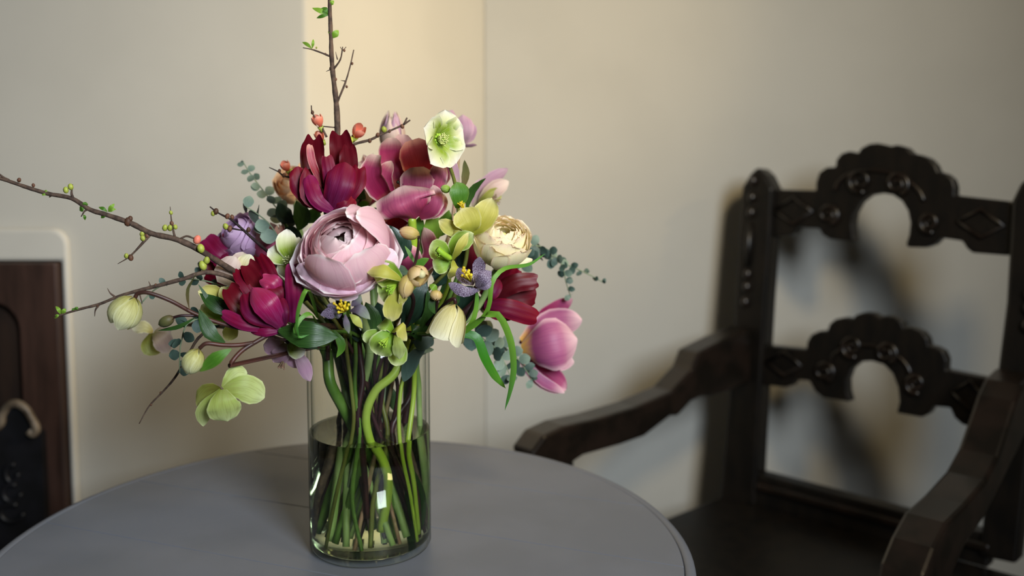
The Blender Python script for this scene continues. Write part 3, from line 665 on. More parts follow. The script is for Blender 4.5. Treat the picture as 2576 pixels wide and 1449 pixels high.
P(r, Y, (985, 510, 8), (940, 445, 8), (950, 390, 14), 38, .85, -35, 'broad', T2, .1)
P(r, Y, (992, 512, 14), (965, 450, 18), (985, 405, 20), 24, .7, 0, 'tulip', T2, .1)
P(r, Y, (1045, 520, 4), (1050, 470, -2), (1048, 420, 6), 46, -.55, -5, 'broad', T1, .08)
P(r, Y, (1070, 520, 6), (1094, 460, 2), (1108, 404, 10), 30, -.6, -20, 'tulip', T1, .08)
P(r, Y, (1046, 550, -2), (1022, 516, -26), (1012, 468, -10), 80, -.75, 0, 'fan', T1, .10, nu=16, nv=14)
P(r, Y, (1055, 546, 2), (1090, 518, -10), (1092, 466, 0), 26, -.6, -25, 'tulip', T1, .12)
P(r, Y, (1070, 542, 0), (1098, 526, -6), (1116, 488, 2), 22, -.6, -20, 'tulip', T1, .08)
stamens(r, at(1020, 480, Y + .012), (-.1, -.5, 1), 6, .014, .6, 'seed_dark', .0009, .0022)

# ------------------------------------------------------------------ white hellebore, top
Y = 1.15; c = at(1096, 350, Y)
r = flower('hellebore', 'white hellebore with green centre and fine stamens at the top of the bouquet', 'flower', c + V((-.004, .006, 0)), [(1132, 420, 1.165), (1152, 520, 1.18), (1140, 660, 1.19)], .0022, None, 'stem_olive')
hellebore(r, c, (.74, -.64, .02), .0345, 60, 'hellebore_white', 2.35, .62, .5, 'pistil_green', 40)
leafp(r, 1.175, (1155, 470, 0), (1150, 440, 4), (1132, 372, 0), 10, 'hellebore_mauve', -.6, 30)
leafp(r, 1.175, (1162, 478, 2), (1172, 440, 6), (1168, 402, 2), 14, 'leaf_bronze', -.6, 40)
leafp(r, 1.16, (1150, 524, 0), (1156, 490, -4), (1148, 458, 0), 25, 'leaf_mid', -.2, 0, 'sepal')
bud(r, at(1134, 478, 1.165), (-1, -.2, .25), .012, .0045, 'hellebore_green')

# ------------------------------------------------------------------ mauve hellebore behind it
Y = 1.33; c = at(1150, 350, Y)
r = flower('hellebore', 'soft mauve hellebore behind the white one at the top', 'flower', c, [(1150, 430, 1.32), (1120, 620, 1.29)], .0024, None, 'stem_mauve')
P(r, Y, (1148, 368, 0), (1128, 320, 6), (1138, 276, 4), 24, -.7, 20, 'sepal', 'hellebore_mauve', .06)
P(r, Y, (1152, 368, -4), (1166, 330, -10), (1164, 288, -2), 26, -.7, -10, 'sepal', 'hellebore_mauve', .06)
P(r, Y, (1158, 366, 2), (1180, 340, 4), (1186, 308, 8), 18, -.6, -30, 'sepal', 'hellebore_mauve', .06)
P(r, Y, (1154, 366, -6), (1176, 368, -8), (1200, 366, 0), 9, -.5, 60, 'sepal', 'hellebore_mauve', .06)
P(r, Y, (1150, 370, -4), (1146, 340, -16), (1150, 300, -8), 18, -.7, 0, 'sepal', 'hellebore_mauve', .06)
# blush hellebore behind on the right
Y = 1.33
r = flower('hellebore', 'blurred dusty pink hellebore opening sideways above the cream ranunculus', 'flower', at(1196, 520, Y), [(1180, 600, 1.30)], .0024, None, 'stem_mauve')
P(r, Y, (1196, 520, 0), (1216, 470, 2), (1278, 424, 6), 19, -.7, 20, 'sepal', 'hellebore_mauve', .06)
P(r, Y, (1200, 520, 0), (1240, 480, -8), (1280, 456, 0), 22, .6, 0, 'sepal', 'hellebore_blush', .06)
P(r, Y, (1202, 518, -6), (1230, 500, -10), (1262, 478, -4), 20, .5, 10, 'sepal', 'hellebore_olive', .06)
P(r, Y, (1190, 524, 0), (1196, 490, 0), (1210, 450, 4), 14, -.6, 30, 'sepal', 'hellebore_mauve', .06)
stamens(r, at(1225, 505, Y - .008), (.9, -.2, .2), 14, .016, .5, 'stem_mauve')

# ------------------------------------------------------------------ cream ranunculus
Y = 1.165; c = at(1262, 606, Y)
r = flower('ranunculus', 'cream ranunculus with peach petal edges at the right of the bouquet', 'flower', c + V((-.002, .006, -.02)), [(1240, 700, 1.175), (1180, 800, 1.19)], .0036, [(1058, 880, 1.21), (1054, 980, 1.22), (1056, 1060, 1.225), (1066, 1150, 1.23), (1078, 1340, 1.215)], 'stem_pale')
ranunculus(r, c, (.22, -.46, .84), .0315, 8, ('ranunculus_cream',) * 3, 1.0, 6, 26, 66, .05, 11, .06, .05, 'anther_cream')
P(r, Y, (1270, 660, -6), (1310, 662, -8), (1340, 652, -4), 12, -.5, 0, 'sepal', 'ranunculus_cream', .08)
P(r, Y, (1215, 640, -8), (1196, 610, -10), (1192, 576, -6), 10, -.4, 40, 'sepal', 'ranunculus_cream', .08)

# ------------------------------------------------------------------ yellow-green hellebore beside the cream ranunculus
Y = 1.15
r = flower('hellebore', 'yellow green hellebore fanned open just left of the cream ranunculus', 'flower', at(1180, 592, Y), [(1165, 680, 1.17), (1110, 800, 1.19)], .0024, None, 'stem_olive')
P(r, Y, (1186, 590, 0), (1216, 550, -6), (1238, 498, 0), 32, .3, -10, 'sepal', 'hellebore_yellow', .12)
P(r, Y, (1182, 588, -4), (1180, 560, -10), (1160, 524, -4), 36, .3, 0, 'sepal', 'hellebore_yellow', .12)
P(r, Y, (1178, 590, 0), (1140, 578, -4), (1104, 554, 0), 19, .3, 0, 'sepal', 'hellebore_yellow', .1)
P(r, Y, (1180, 592, -4), (1150, 590, -8), (1128, 594, 0), 12, -.5, 0, 'sepal', 'hellebore_yellow', .1)
stamens(r, at(1168, 530, Y + .004), (-.4, -.3, 1), 10, .010, .4, 'anther_yellow')
# green hellebore
Y = 1.13
r = flower('hellebore', 'fresh green hellebore facing left under the yellow green one', 'flower', at(1132, 652, Y), [(1120, 740, 1.16)], .0024, [(1030, 900, 1.18), (1005, 1010, 1.17), (1012, 1130, 1.16), (1045, 1250, 1.165), (1066, 1365, 1.175)], 'stem_bright')
P(r, Y, (1135, 648, 6), (1150, 615, 8), (1192, 588, 4), 26, .4, 0, 'sepal', 'hellebore_green', .1)
P(r, Y, (1130, 645, 2), (1100, 628, -2), (1080, 622, 0), 28, .5, 0, 'round', 'hellebore_green', .06)
P(r, Y, (1130, 655, 0), (1108, 666, -6), (1090, 672, -4), 24, .4, 0, 'round', 'hellebore_green', .06)
P(r, Y, (1140, 655, -4), (1160, 620, -14), (1180, 585, -8), 15, -.6, 40, 'sepal', 'hellebore_yellow', .1)
P(r, Y, (1140, 655, -6), (1146, 680, -12), (1130, 702, -6), 15, -.6, -30, 'sepal', 'hellebore_yellow', .1)
side_stalk(r, [(1132, 650, 1.125), (1116, 640, 1.115), (1100, 626, 1.112)], .0035, 'pistil_green', 'pistil')
stamens(r, at(1122, 643, 1.12), (-.8, -.6, .3), 14, .011, .4, 'pistil_green')

# ------------------------------------------------------------------ drooping yellow-green hellebore, centre
Y = 1.055
r = flower('hellebore', 'drooping yellow green hellebore with two buds just right of the pink ranunculus', 'flower', at(1012, 706, Y + .01), [(1040, 760, 1.12), (1010, 840, 1.16)], .0024, None, 'stem_dark')
P(r, Y, (1012, 706, 0), (975, 690, 6), (938, 688, 4), 36, .5, 0, 'sepal', 'hellebore_green', .08)
P(r, Y, (1010, 708, 2), (985, 735, 6), (966, 760, 4), 40, .5, 0, 'sepal', 'hellebore_green', .08)
P(r, Y, (1010, 704, -8), (965, 680, -16), (922, 682, -6), 20, -.8, 25, 'sepal', 'hellebore_yellow', .12)
P(r, Y, (1004, 722, -2), (990, 765, -4), (984, 808, 0), 25, .4, 0, 'sepal', 'hellebore_yellow', .15)
P(r, Y, (1012, 712, -4), (1016, 740, -8), (1010, 770, -2), 13, -.5, -30, 'sepal', 'hellebore_yellow', .12)
stamens(r, at(1000, 715, Y), (-.6, -.7, -.3), 16, .016, .4, 'pistil_green')
bud(r, at(1026, 690, 1.05), (-.15, -.1, -1), .025, .0075, 'bud_peach')
bud(r, at(1036, 684, 1.06), (.6, -.75, -.2), .020, .0098, 'bud_peach', 4, .25)
v, f = ball_data(at(1060, 690, 1.046), .0045, 8, 6); obj('seed_pod', v, f, 'hellebore_cream', r, [(0.6, .5)] * len(v))
side_stalk(r, [(1034, 684, 1.065), (1046, 655, 1.08), (1054, 610, 1.10), (1052, 588, 1.10)], .0016, 'stem_dark')
bud(r, at(1056, 592, 1.10), (-1, -.1, .25), .0225, .0068, 'bud_peach')
leafp(r, 1.10, (1045, 665, 0), (1032, 640, 0), (1018, 618, 0), 6, 'leaf_mid', -.4, 20)
leafp(r, 1.10, (1040, 680, 0), (1060, 660, 0), (1080, 650, 0), 12, 'leaf_mid', -.4, 10)
leafp(r, 1.11, (1030, 690, 0), (1000, 676, 0), (985, 672, 0), 14, 'leaf_dark', -.4, 10)

# ------------------------------------------------------------------ pink tulip half hidden behind the centre
Y = 1.19
r = flower('tulip', 'mauve pink tulip mostly hidden behind the pink ranunculus on its right', 'flower', at(1030, 690, Y), [(1030, 780, 1.2)], .004, [(1024, 900, 1.24), (1022, 1060, 1.245), (1030, 1200, 1.24), (1040, 1345, 1.225)], 'stem_pale')
P(r, Y, (1030, 690, 0), (1030, 650, -14), (1028, 614, -6), 34, -.7, 0, 'tulip', T1, .08)
P(r, Y, (1045, 690, 4), (1082, 640, 0), (1066, 572, 4), 26, -.7, -25, 'tulip', T1, .1)
P(r, Y, (1035, 690, 16), (1030, 630, 20), (1040, 560, 16), 40, .5, 0, 'tulip', T2, .1)
P(r, Y, (1015, 690, 4), (990, 650, 2), (985, 610, 6), 24, -.6, 25, 'tulip', T1, .1)
r = flower('parrot_tulip', 'dark red tulip deep behind the centre under the rose pink tulip', 'flower', at(1000, 640, 1.27), None, .004, None, 'stem_green')
tulip(r, at(1000, 640, 1.27), (.1, -.25, .95), .045, .026, 'tulip_salmon', 'tulip_burgundy_inner', .3, .4, .1)
r = flower('parrot_tulip', 'dark wine red tulip deep between the green hellebore and the cream ranunculus', 'flower', at(1178, 690, 1.26), None, .004, None, 'stem_green')
tulip(r, at(1178, 690, 1.26), (.1, -.15, .95), .055, .022, 'tulip_crimson', 'tulip_burgundy_inner', .15, .2, .1)

# ------------------------------------------------------------------ speckled purple flower
Y = 1.09
r = flower('fritillary', 'purple speckled flower with yellow stamens right of the centre', 'flower', at(1196, 722, Y + .006), [(1190, 770, 1.12), (1130, 840, 1.16)], .0022, None, 'stem_dark')
P(r, Y, (1206, 730, 0), (1168, 734, -10), (1128, 712, -4), 15, -.7, 0, 'sepal', 'speckled_purple', .05)
P(r, Y, (1196, 720, -6), (1216, 700, -14), (1236, 682, -6), 18, -.6, 0, 'sepal', 'speckled_purple', .08)
P(r, Y, (1192, 716, 6), (1166, 694, 8), (1152, 674, 6), 18, .5, 0, 'sepal', 'speckled_purple', .08)
P(r, Y, (1196, 712, 8), (1204, 680, 12), (1206, 646, 8), 17, .4, 0, 'sepal', 'speckled_purple', .08)
P(r, Y, (1200, 724, -2), (1222, 720, -6), (1236, 706, -2), 10, -.5, 0, 'sepal', 'speckled_purple', .08)
stamens(r, at(1184, 708, Y), (-.3, -.7, .75), 7, .018, .45, 'anther_yellow', .0011, .0019)
# grey purple columbine under the pink ranunculus
Y = 1.065
r = flower('columbine', 'grey purple flower with bright yellow stamens just below the pink ranunculus', 'flower', at(866, 784, Y + .01), [(880, 840, 1.12)], .002, None, 'stem_green')
for b_, m_, t_, w_, mt in (((856, 782, 0), (835, 786, -4), (806, 792, 0), 17, 'speckled_purple'), ((880, 782, 0), (905, 778, -6), (932, 804, 0), 15, 'columbine_grey'), ((860, 790, -4), (850, 792, -8), (842, 800, -4), 10, 'columbine_grey'), ((868, 790, -4), (872, 815, -8), (878, 840, -2), 9, 'columbine_grey'), ((884, 770, 4), (900, 755, 4), (908, 742, 4), 13, 'columbine_grey'), ((880, 790, -4), (896, 805, -8), (912, 826, -2), 11, 'columbine_yellow'), ((886, 786, 0), (902, 806, -2), (908, 832, 0), 9, 'columbine_grey'), ((850, 775, 4), (836, 770, 4), (822, 768, 4), 10, 'speckled_purple')):
    P(r, Y, b_, m_, t_, w_, -.5, 0, 'leaf', mt, .06, 0, 'petal', 10, 6)
stamens(r, at(868, 784, Y - .004), (-.1, -.75, .6), 10, .015, .7, 'anther_yellow', .0011, .0017)

# ------------------------------------------------------------------ cream nodding hellebore right
Y = 1.085
r = flower('hellebore', 'cream bell shaped hellebore nodding at the right above the vase rim', 'flower', at(1146, 764, Y), [(1142, 752, 1.085), (1122, 762, 1.095), (1088, 800, 1.13), (1040, 850, 1.165)], .002, None, 'stem_dark')
c = at(1146, 766, Y); M = frame((-.32, -.14, -.93))
for k in range(5):
    cyl_petal(r, M, c, [(.002, 0), (.0105, .005), (.0165, .016), (.0190, .029), (.0200, .0385 + .003 * (k % 2))], k * 1.2566 + .75, .80, 'hellebore_cream', 'fan', .02, .05, 0, 12, 8)
# green hellebore on the rim
Y = 1.075
r = flower('hellebore', 'pale green hellebore hanging over the front rim of the vase', 'flower', at(986, 838, Y), [(1000, 830, 1.085), (1010, 850, 1.13)], .0024, [(985, 900, 1.18), (1000, 1000, 1.2), (950, 1200, 1.2), (905, 1390, 1.18)], 'stem_dark')
P(r, Y, (990, 838, 2), (976, 815, -4), (948, 822, 0), 18, -.5, 20, 'sepal', 'hellebore_green', .1)
P(r, Y, (985, 835, -4), (1006, 822, -14), (1022, 858, -6), 18, -.6, -20, 'sepal', 'hellebore_yellow', .1)
P(r, Y, (975, 845, 4), (940, 846, 2), (912, 852, 2), 19, .4, 0, 'round', 'hellebore_green', .08)
P(r, Y, (985, 838, -2), (966, 860, -10), (950, 892, -4), 35, .35, 0, 'round', 'hellebore_green', .06)
P(r, Y, (990, 850, 2), (1000, 885, 2), (998, 921, 2), 26, .4, 0, 'round', 'hellebore_green', .06)
P(r, Y, (994, 842, -12), (1002, 868, -18), (1004, 904, -12), 17, -.5, 15, 'sepal', 'hellebore_lime', .08)
stamens(r, at(978, 848, Y - .006), (-.4, -.8, -.4), 12, .014, .35, 'pistil_green')
# small peach bud with leaf
r = flower('hellebore', 'small peach bud under a green leaf above the cream bell hellebore', 'flower', at(1096, 730, 1.09), [(1098, 770, 1.10), (1070, 830, 1.15)], .0018, None, 'stem_dark')
bud(r, at(1099, 730, 1.085), (-.1, -.5, -.8), .0115, .0062, 'bud_peach')
leafp(r, 1.085, (1100, 732, 0), (1090, 722, -4), (1080, 716, 0), 9, 'leaf_lime', -.4)
leafp(r, 1.09, (1095, 790, 0), (1086, 770, -2), (1088, 740, 0), 10, 'leaf_dark', -.4, 20)

# ------------------------------------------------------------------ right burgundy tulip and pink tulip
Y = 1.20
r = flower('parrot_tulip', 'deep burgundy tulip turned to the right beneath the cream ranunculus', 'flower', at(1210, 750, Y), [(1150, 800, 1.20)], .0045, [(1060, 880, 1.235), (1030, 1000, 1.24), (985, 1180, 1.235), (880, 1370, 1.22)], 'stem_dark')
P(r, Y, (1225, 750, 6), (1268, 710, 8), (1296, 668, 8), 34, -.5, -20, 'parrot', B1, .1, .06)
P(r, Y, (1228, 760, 4), (1290, 715, -4), (1355, 706, 0), 24, -.6, 0, 'parrot', 'tulip_burgundy_inner', .1, .06)
P(r, Y, (1230, 765, 8), (1290, 740, 12), (1350, 738, 10), 38, .5, 0, 'parrot', 'tulip_burgundy_inner', .1, .06)
P(r, Y, (1218, 765, -8), (1275, 775, -18), (1354, 802, -4), 26, -.7, 0, 'parrot', B1, .1, .06)
P(r, Y, (1212, 745, -10), (1232, 735, -20), (1252, 700, -10), 24, -.7, 0, 'parrot', 'tulip_violet', .1, .06)
P(r, Y, (1215, 770, -4), (1245, 788, -10), (1290, 795, -4), 16, -.6, 0, 'parrot', B1, .1, .06)
Y = 1.33
r = flower('tulip', 'soft focus pink tulip hanging lowest on the right of the bouquet', 'flower', at(1312, 870, Y), [(1285, 862, 1.32), (1230, 850, 1.30), (1160, 845, 1.27)], .0042, None, 'stem_pale')
TM = 'tulip_mauve'
P(r, Y, (1312, 868, 10), (1370, 800, 22), (1440, 752, 16), 24, -.4, 10, 'tulip', 'tulip_crimson', .1)
P(r, Y, (1314, 862, 4), (1390, 815, 10), (1464, 806, 6), 40, -.6, 0, 'tulip', TM, .08)
P(r, Y, (1312, 880, -8), (1380, 868, -30), (1452, 852, -14), 72, -.9, 0, 'round', TM, .05)
P(r, Y, (1316, 890, 6), (1390, 905, 14), (1444, 912, 10), 30, .4, 0, 'tulip', TM, .08)
P(r, Y, (1312, 895, -2), (1360, 935, -2), (1424, 980, 0), 36, .35, 0, 'tulip', 'tulip_crimson', .08)
P(r, Y, (1318, 905, -6), (1360, 955, -12), (1420, 988, -6), 14, -.5, 0, 'tulip', TM, .08)

# ------------------------------------------------------------------ left side blooms
Y = 1.13
r = flower('hellebore', 'cream and green hellebore tucked against the left edge of the pink ranunculus', 'flower', at(735, 660, Y), [(780, 740, 1.17)], .0024, None, 'stem_olive')
P(r, Y, (735, 658, 0), (722, 620, -4), (722, 576, 0), 27, .35, 0, 'sepal', 'hellebore_white', .1)
P(r, Y, (733, 660, 0), (705, 645, -4), (675, 626, 0), 25, .35, 0, 'sepal', 'hellebore_white', .1)
P(r, Y, (738, 655, 4), (744, 625, 4), (752, 596, 4), 18, .35, 0, 'sepal', 'hellebore_white', .1)
P(r, Y, (736, 662, -2), (718, 676, -4), (700, 688, 0), 20, .35, 0, 'sepal', 'hellebore_white', .1)
stamens(r, at(735, 656, Y - .004), (-.3, -.9, .2), 14, .012, .6, 'anther_cream')
Y = 1.24; c = at(606, 595, Y)
r = flower('ranunculus', 'lilac ranunculus in soft focus at the left behind the quince twig', 'flower', c + V((.004, .008, -.015)), [(700, 700, 1.22)], .0035, None, 'stem_pale')
ranunculus(r, c, (-.45, -.55, .6), .0275, 6, ('ranunculus_lilac',) * 3, 1.15, 5, 20, 75, .08, 5)
Y = 1.23
r = flower('parrot_tulip', 'purple burgundy tulip at the far left below the lilac ranunculus', 'flower', at(580, 660, Y), [(650, 720, 1.22), (740, 800, 1.21)], .0045, None, 'stem_green')
P(r, Y, (585, 665, 0), (552, 640, -10), (514, 598, 0), 28, -.6, 0, 'parrot', 'tulip_magenta', .1, .06)
P(r, Y, (590, 660, 6), (575, 630, 4), (548, 596, 6), 26, -.5, 0, 'parrot', B1, .1, .06)
P(r, Y, (585, 672, 4), (548, 668, 2), (518, 650, 4), 22, .5, 0, 'parrot', 'tulip_burgundy_inner', .1, .06)
P(r, Y, (585, 680, -4), (552, 705, -10), (514, 692, -4), 18, -.5, 0, 'parrot', B1, .1, .06)
P(r, Y, (590, 672, -6), (565, 665, -16), (545, 640, -6), 22, -.6, 0, 'parrot', 'tulip_violet', .1, .06)
Y = 1.15
r = flower('hellebore', 'blush cream hellebore cupped above the magenta parrot tulip', 'flower', at(612, 712, Y), [(680, 770, 1.17), (770, 840, 1.18)], .0024, None, 'stem_olive')
P(r, Y, (610, 715, 0), (572, 690, -10), (592, 645, -2), 34, -.7, 0, 'round', 'hellebore_blush', .06)
P(r, Y, (620, 712, 4), (618, 670, 2), (630, 640, 4), 26, .4, 0, 'round', 'hellebore_cream', .06)
P(r, Y, (622, 712, 4), (640, 680, 4), (652, 656, 4), 22, .4, 0, 'round', 'hellebore_blush', .06)
P(r, Y, (612, 710, 8), (604, 670, 8), (612, 634, 8), 28, .4, 0, 'round', 'hellebore_blush', .06)
r = flower('tulip', 'blurred rose tulip peeking out behind the cream and green hellebore', 'flower', at(690, 660, 1.25), None, .004, None, 'stem_pale')
tulip(r, at(690, 670, 1.25), (-.1, -.2, .95), .050, .024, 'tulip_pink', 'tulip_pink_inner', .15, .6)
Y = 1.125
r = flower('hellebore', 'yellow green hellebore behind the magenta parrot tulip at the left', 'flower', at(585, 800, Y), [(660, 838, 1.15), (760, 868, 1.18)], .0026, None, 'stem_dark')
P(r, Y, (580, 790, 4), (540, 745, 6), (498, 732, 4), 26, .35, 0, 'sepal', 'hellebore_yellow', .12)
P(r, Y, (585, 785, 0), (575, 750, 0), (556, 722, 0), 22, -.4, 0, 'sepal', 'hellebore_yellow', .12)
P(r, Y, (580, 800, 4), (545, 795, 4), (506, 768, 4), 28, .35, 0, 'sepal', 'hellebore_green', .12)
P(r, Y, (585, 805, 0), (580, 835, -2), (572, 858, 0), 20, -.4, 0, 'sepal', 'hellebore_yellow', .12)
leafp(r, 1.11, (585, 795, 0), (545, 768, -4), (502, 738, 0), 20, 'leaf_dark', -.3, 0)
leafp(r, 1.11, (560, 785, 0), (530, 760, -2), (498, 714, 0), 6, 'leaf_dark', -.3, 0)
leafp(r, 1.11, (580, 790, 0), (556, 758, -4), (536, 744, 0), 8, 'leaf_dark', -.3, 0)
Y = 1.34; c = at(738, 465, Y)
r = flower('ranunculus', 'small peach ranunculus in soft focus left of the burgundy tulip', 'flower', c, [(760, 600, 1.31)], .0035, None, 'stem_pale')
ranunculus(r, c, (-.2, -.6, .6), .022, 6, ('ranunculus_peach',) * 3, 1.2, 5, 20, 75, .1, 8)
P(r, Y, (745, 470, -4), (758, 440, -6), (764, 402, 0), 14, -.5, 0, 'sepal', 'ranunculus_peach', .1)
P(r, Y, (738, 480, -20), (730, 500, -22), (720, 514, -10), 16, -.5, 0, 'sepal', 'ranunculus_peach', .1)
r = flower('tulip', 'pale pink tulip in soft focus between the burgundy and rose tulips', 'flower', at(918, 510, 1.30), None, .004, None, 'stem_pale')
tulip(r, at(925, 520, 1.30), (-.15, -.1, 1), .060, .024, 'hellebore_blush', 'tulip_pink', .1, .3)
r = flower('tulip', 'pale pink tulip bud tip rising behind the rose pink tulip', 'flower', at(985, 380, 1.34), [(980, 480, 1.33)], .004, None, 'stem_pale')
tulip(r, at(988, 385, 1.34), (0, -.1, 1), .050, .017, 'hellebore_blush', 'hellebore_mauve', -.15, .3)

# ------------------------------------------------------------------ mauve hellebore below, hanging hellebores on the left
Y = 1.12
r = flower('hellebore', 'dusty mauve hellebore hanging against the left side of the vase', 'flower', at(720, 862, Y), [(745, 846, 1.13), (790, 862, 1.16)], .0024, None, 'stem_dark')
P(r, Y, (716, 862, 0), (690, 872, -6), (662, 868, 0), 24, -.5, 0, 'round', 'hellebore_mauve', .12)
P(r, Y, (720, 864, -2), (708, 890, -10), (690, 912, -2), 24, -.5, 0, 'round', 'hellebore_mauve', .12)
P(r, Y, (728, 862, -4), (745, 878, -12), (766, 890, -4), 24, .4, 0, 'round', 'hellebore_white', .08)
P(r, Y, (724, 864, 2), (738, 900, 0), (752, 924, 2), 22, -.5, 0, 'round', 'hellebore_mauve', .1)
P(r, Y, (735, 872, -2), (762, 915, -8), (780, 960, 0), 19, -.7, 0, 'sepal', 'hellebore_mauve', .06)
stamens(r, at(715, 900, Y - .004), (-.3, -.3, -1), 10, .012, .4, 'stem_mauve')
Y = 1.05
r = flower('hellebore', 'lime green hellebore hanging lowest left with its back to the viewer', 'flower', at(560, 972, Y), [(568, 935, 1.05), (600, 890, 1.06), (640, 862, 1.07), (690, 838, 1.085), (740, 838, 1.11), (800, 862, 1.15)], .0024, None, 'stem_red')
HL = 'hellebore_lime'
P(r, Y, (560, 975, 0), (600, 940, 10), (622, 940, 16), 26, -.5, 0, 'sepal', HL, .1)
P(r, Y, (562, 978, 0), (615, 975, 4), (666, 1000, 14), 36, -.45, 0, 'round', HL, .06)
P(r, Y, (556, 978, 0), (524, 985, 6), (496, 1022, 16), 26, -.5, 0, 'sepal', 'hellebore_olive', .06)
P(r, Y, (556, 980, -2), (516, 1030, 4), (512, 1072, 14), 22, -.5, -20, 'sepal', HL, .06)
P(r, Y, (560, 980, -4), (562, 1020, -10), (572, 1060, 2), 44, -.5, 0, 'round', HL, .05)
leafp(r, 1.05, (582, 878, 0), (545, 900, -6), (502, 935, 0), 18, 'leaf_mid', -.4, 0)
leafp(r, 1.06, (566, 862, 0), (530, 838, -6), (500, 778, 0), 19, 'leaf_dark', -.4, 0)
side_stalk(r, [(640, 862, 1.07), (600, 868, 1.06), (560, 868, 1.055), (520, 864, 1.05), (502, 876, 1.05)], .0023, 'stem_red')
bud(r, at(500, 878, 1.05), (-.42, -.05, -.9), .0285, .0105, 'hellebore_budgreen')
# nodding bud far left with its own long stem
r = flower('hellebore', 'pale green nodding hellebore bud on a long arching stem at the far left', 'flower', at(340, 748, 1.06), [(348, 738, 1.06), (375, 737, 1.06), (430, 757, 1.065), (492, 790, 1.075), (560, 815, 1.08), (640, 832, 1.085), (720, 836, 1.11), (790, 858, 1.15)], .0022, None, 'stem_red')
M = frame((-.42, -.1, -.75)); c = at(338, 747, 1.06)
for k in range(5):
    cyl_petal(r, M, c, [(.002, 0), (.010, .004), (.0165, .014), (.0165, .025), (.010, .0335 + .002 * (k % 2))], k * 1.2566 + .9, .85, 'hellebore_budgreen', 'round', .0, .05, 0, 12, 8)
leafp(r, 1.065, (476, 778, 0), (472, 730, 0), (494, 688, 0), 9, 'leaf_bronze', -.3, 60)
side_stalk(r, [(492, 794, 1.075), (456, 794, 1.07), (432, 800, 1.07)], .0016, 'stem_dark')
bud(r, at(438, 798, 1.07), (-1, -.1, -.5), .018, .0055, 'leaf_bronze')
leafp(r, 1.075, (492, 798, 0), (450, 822, -2), (396, 832, 0), 6, 'leaf_dark', -.3, 0)
# blurred cream-pink hellebore
Y = 1.27
r = flower('hellebore', 'blurred cream and pink hellebore hanging below the far left bud', 'flower', at(372, 832, Y), [(420, 826, 1.27), (500, 812, 1.26), (620, 800, 1.24), (740, 830, 1.23)], .0022, None, 'stem_mauve')
P(r, Y, (384, 836, 0), (362, 822, -4), (332, 826, 0), 17, -.5, 0, 'round', 'hellebore_cream', .08)
P(r, Y, (386, 838, -2), (405, 850, -14), (424, 886, -4), 26, -.6, 0, 'round', 'hellebore_blush', .06)
P(r, Y, (382, 838, 2), (384, 862, 6), (396, 892, 4), 32, .5, 0, 'round', 'hellebore_olive', .06)
P(r, Y, (388, 836, 0), (408, 832, -2), (428, 848, 0), 14, -.5, 0, 'round', 'hellebore_blush', .06)

# ------------------------------------------------------------------ strap-leaved greenery
def strap(name, label, pts, hwpx, mat, roll, r=.002, more=()):
    q = [at(*p) for p in pts]; low = stem_pts(q[0], None, r)
    root = thing(name, label, 'leaf', low[-1], 'strap leaves')
    add_stem(root, low, r, 'stem_green')
    for (pp, hw, mt, rl) in [(pts, hwpx, mat, roll)] + list(more):
        pth = smooth_path([at(*p) for p in pp], 8); T = (pth[-1] - pth[0]).normalized(); n0 = (CAM - pth[0]).normalized(); n = (n0 - T * n0.dot(T)).normalized(); n = Matrix.Rotation(R(rl), 3, T) @ n
        surf('blade', pth, hw * mpp(1.12), T.cross(n), mt, root, 'strap', -.28, 0, 0, 26, 6, .3)
    return root
strap('strap_leaf', 'long green strap leaves arching down at the right of the vase', [(1165, 838, 1.10), (1205, 805, 1.09), (1250, 790, 1.085), (1282, 850, 1.085), (1292, 920, 1.09), (1285, 975, 1.092), (1270, 1032, 1.095)], 9, 'strap_green', 20, more=[
    ([(1165, 838, 1.10), (1200, 850, 1.10), (1220, 900, 1.10), (1245, 945, 1.105), (1272, 977, 1.11)], 12, 'strap_deep', 0),
    ([(1168, 835, 1.10), (1205, 810, 1.095), (1230, 770, 1.09), (1238, 710, 1.09), (1270, 675, 1.10), (1330, 665, 1.13), (1372, 638, 1.15)], 6, 'strap_green', 0),
    ([(1172, 830, 1.10), (1192, 800, 1.10), (1200, 750, 1.10), (1196, 722, 1.10)], 6, 'strap_green', 0)])
strap('strap_leaf', 'thin curled strap leaf hanging beside the magenta parrot tulip', [(800, 830, 1.10), (786, 790, 1.07), (760, 798, 1.06), (742, 830, 1.055), (752, 848, 1.055), (778, 842, 1.06)], 6, 'strap_green', 20, more=[
    ([(800, 800, 1.09), (776, 728, 1.05), (756, 760, 1.048), (746, 810, 1.05), (752, 852, 1.05)], 6, 'strap_green', 30)])

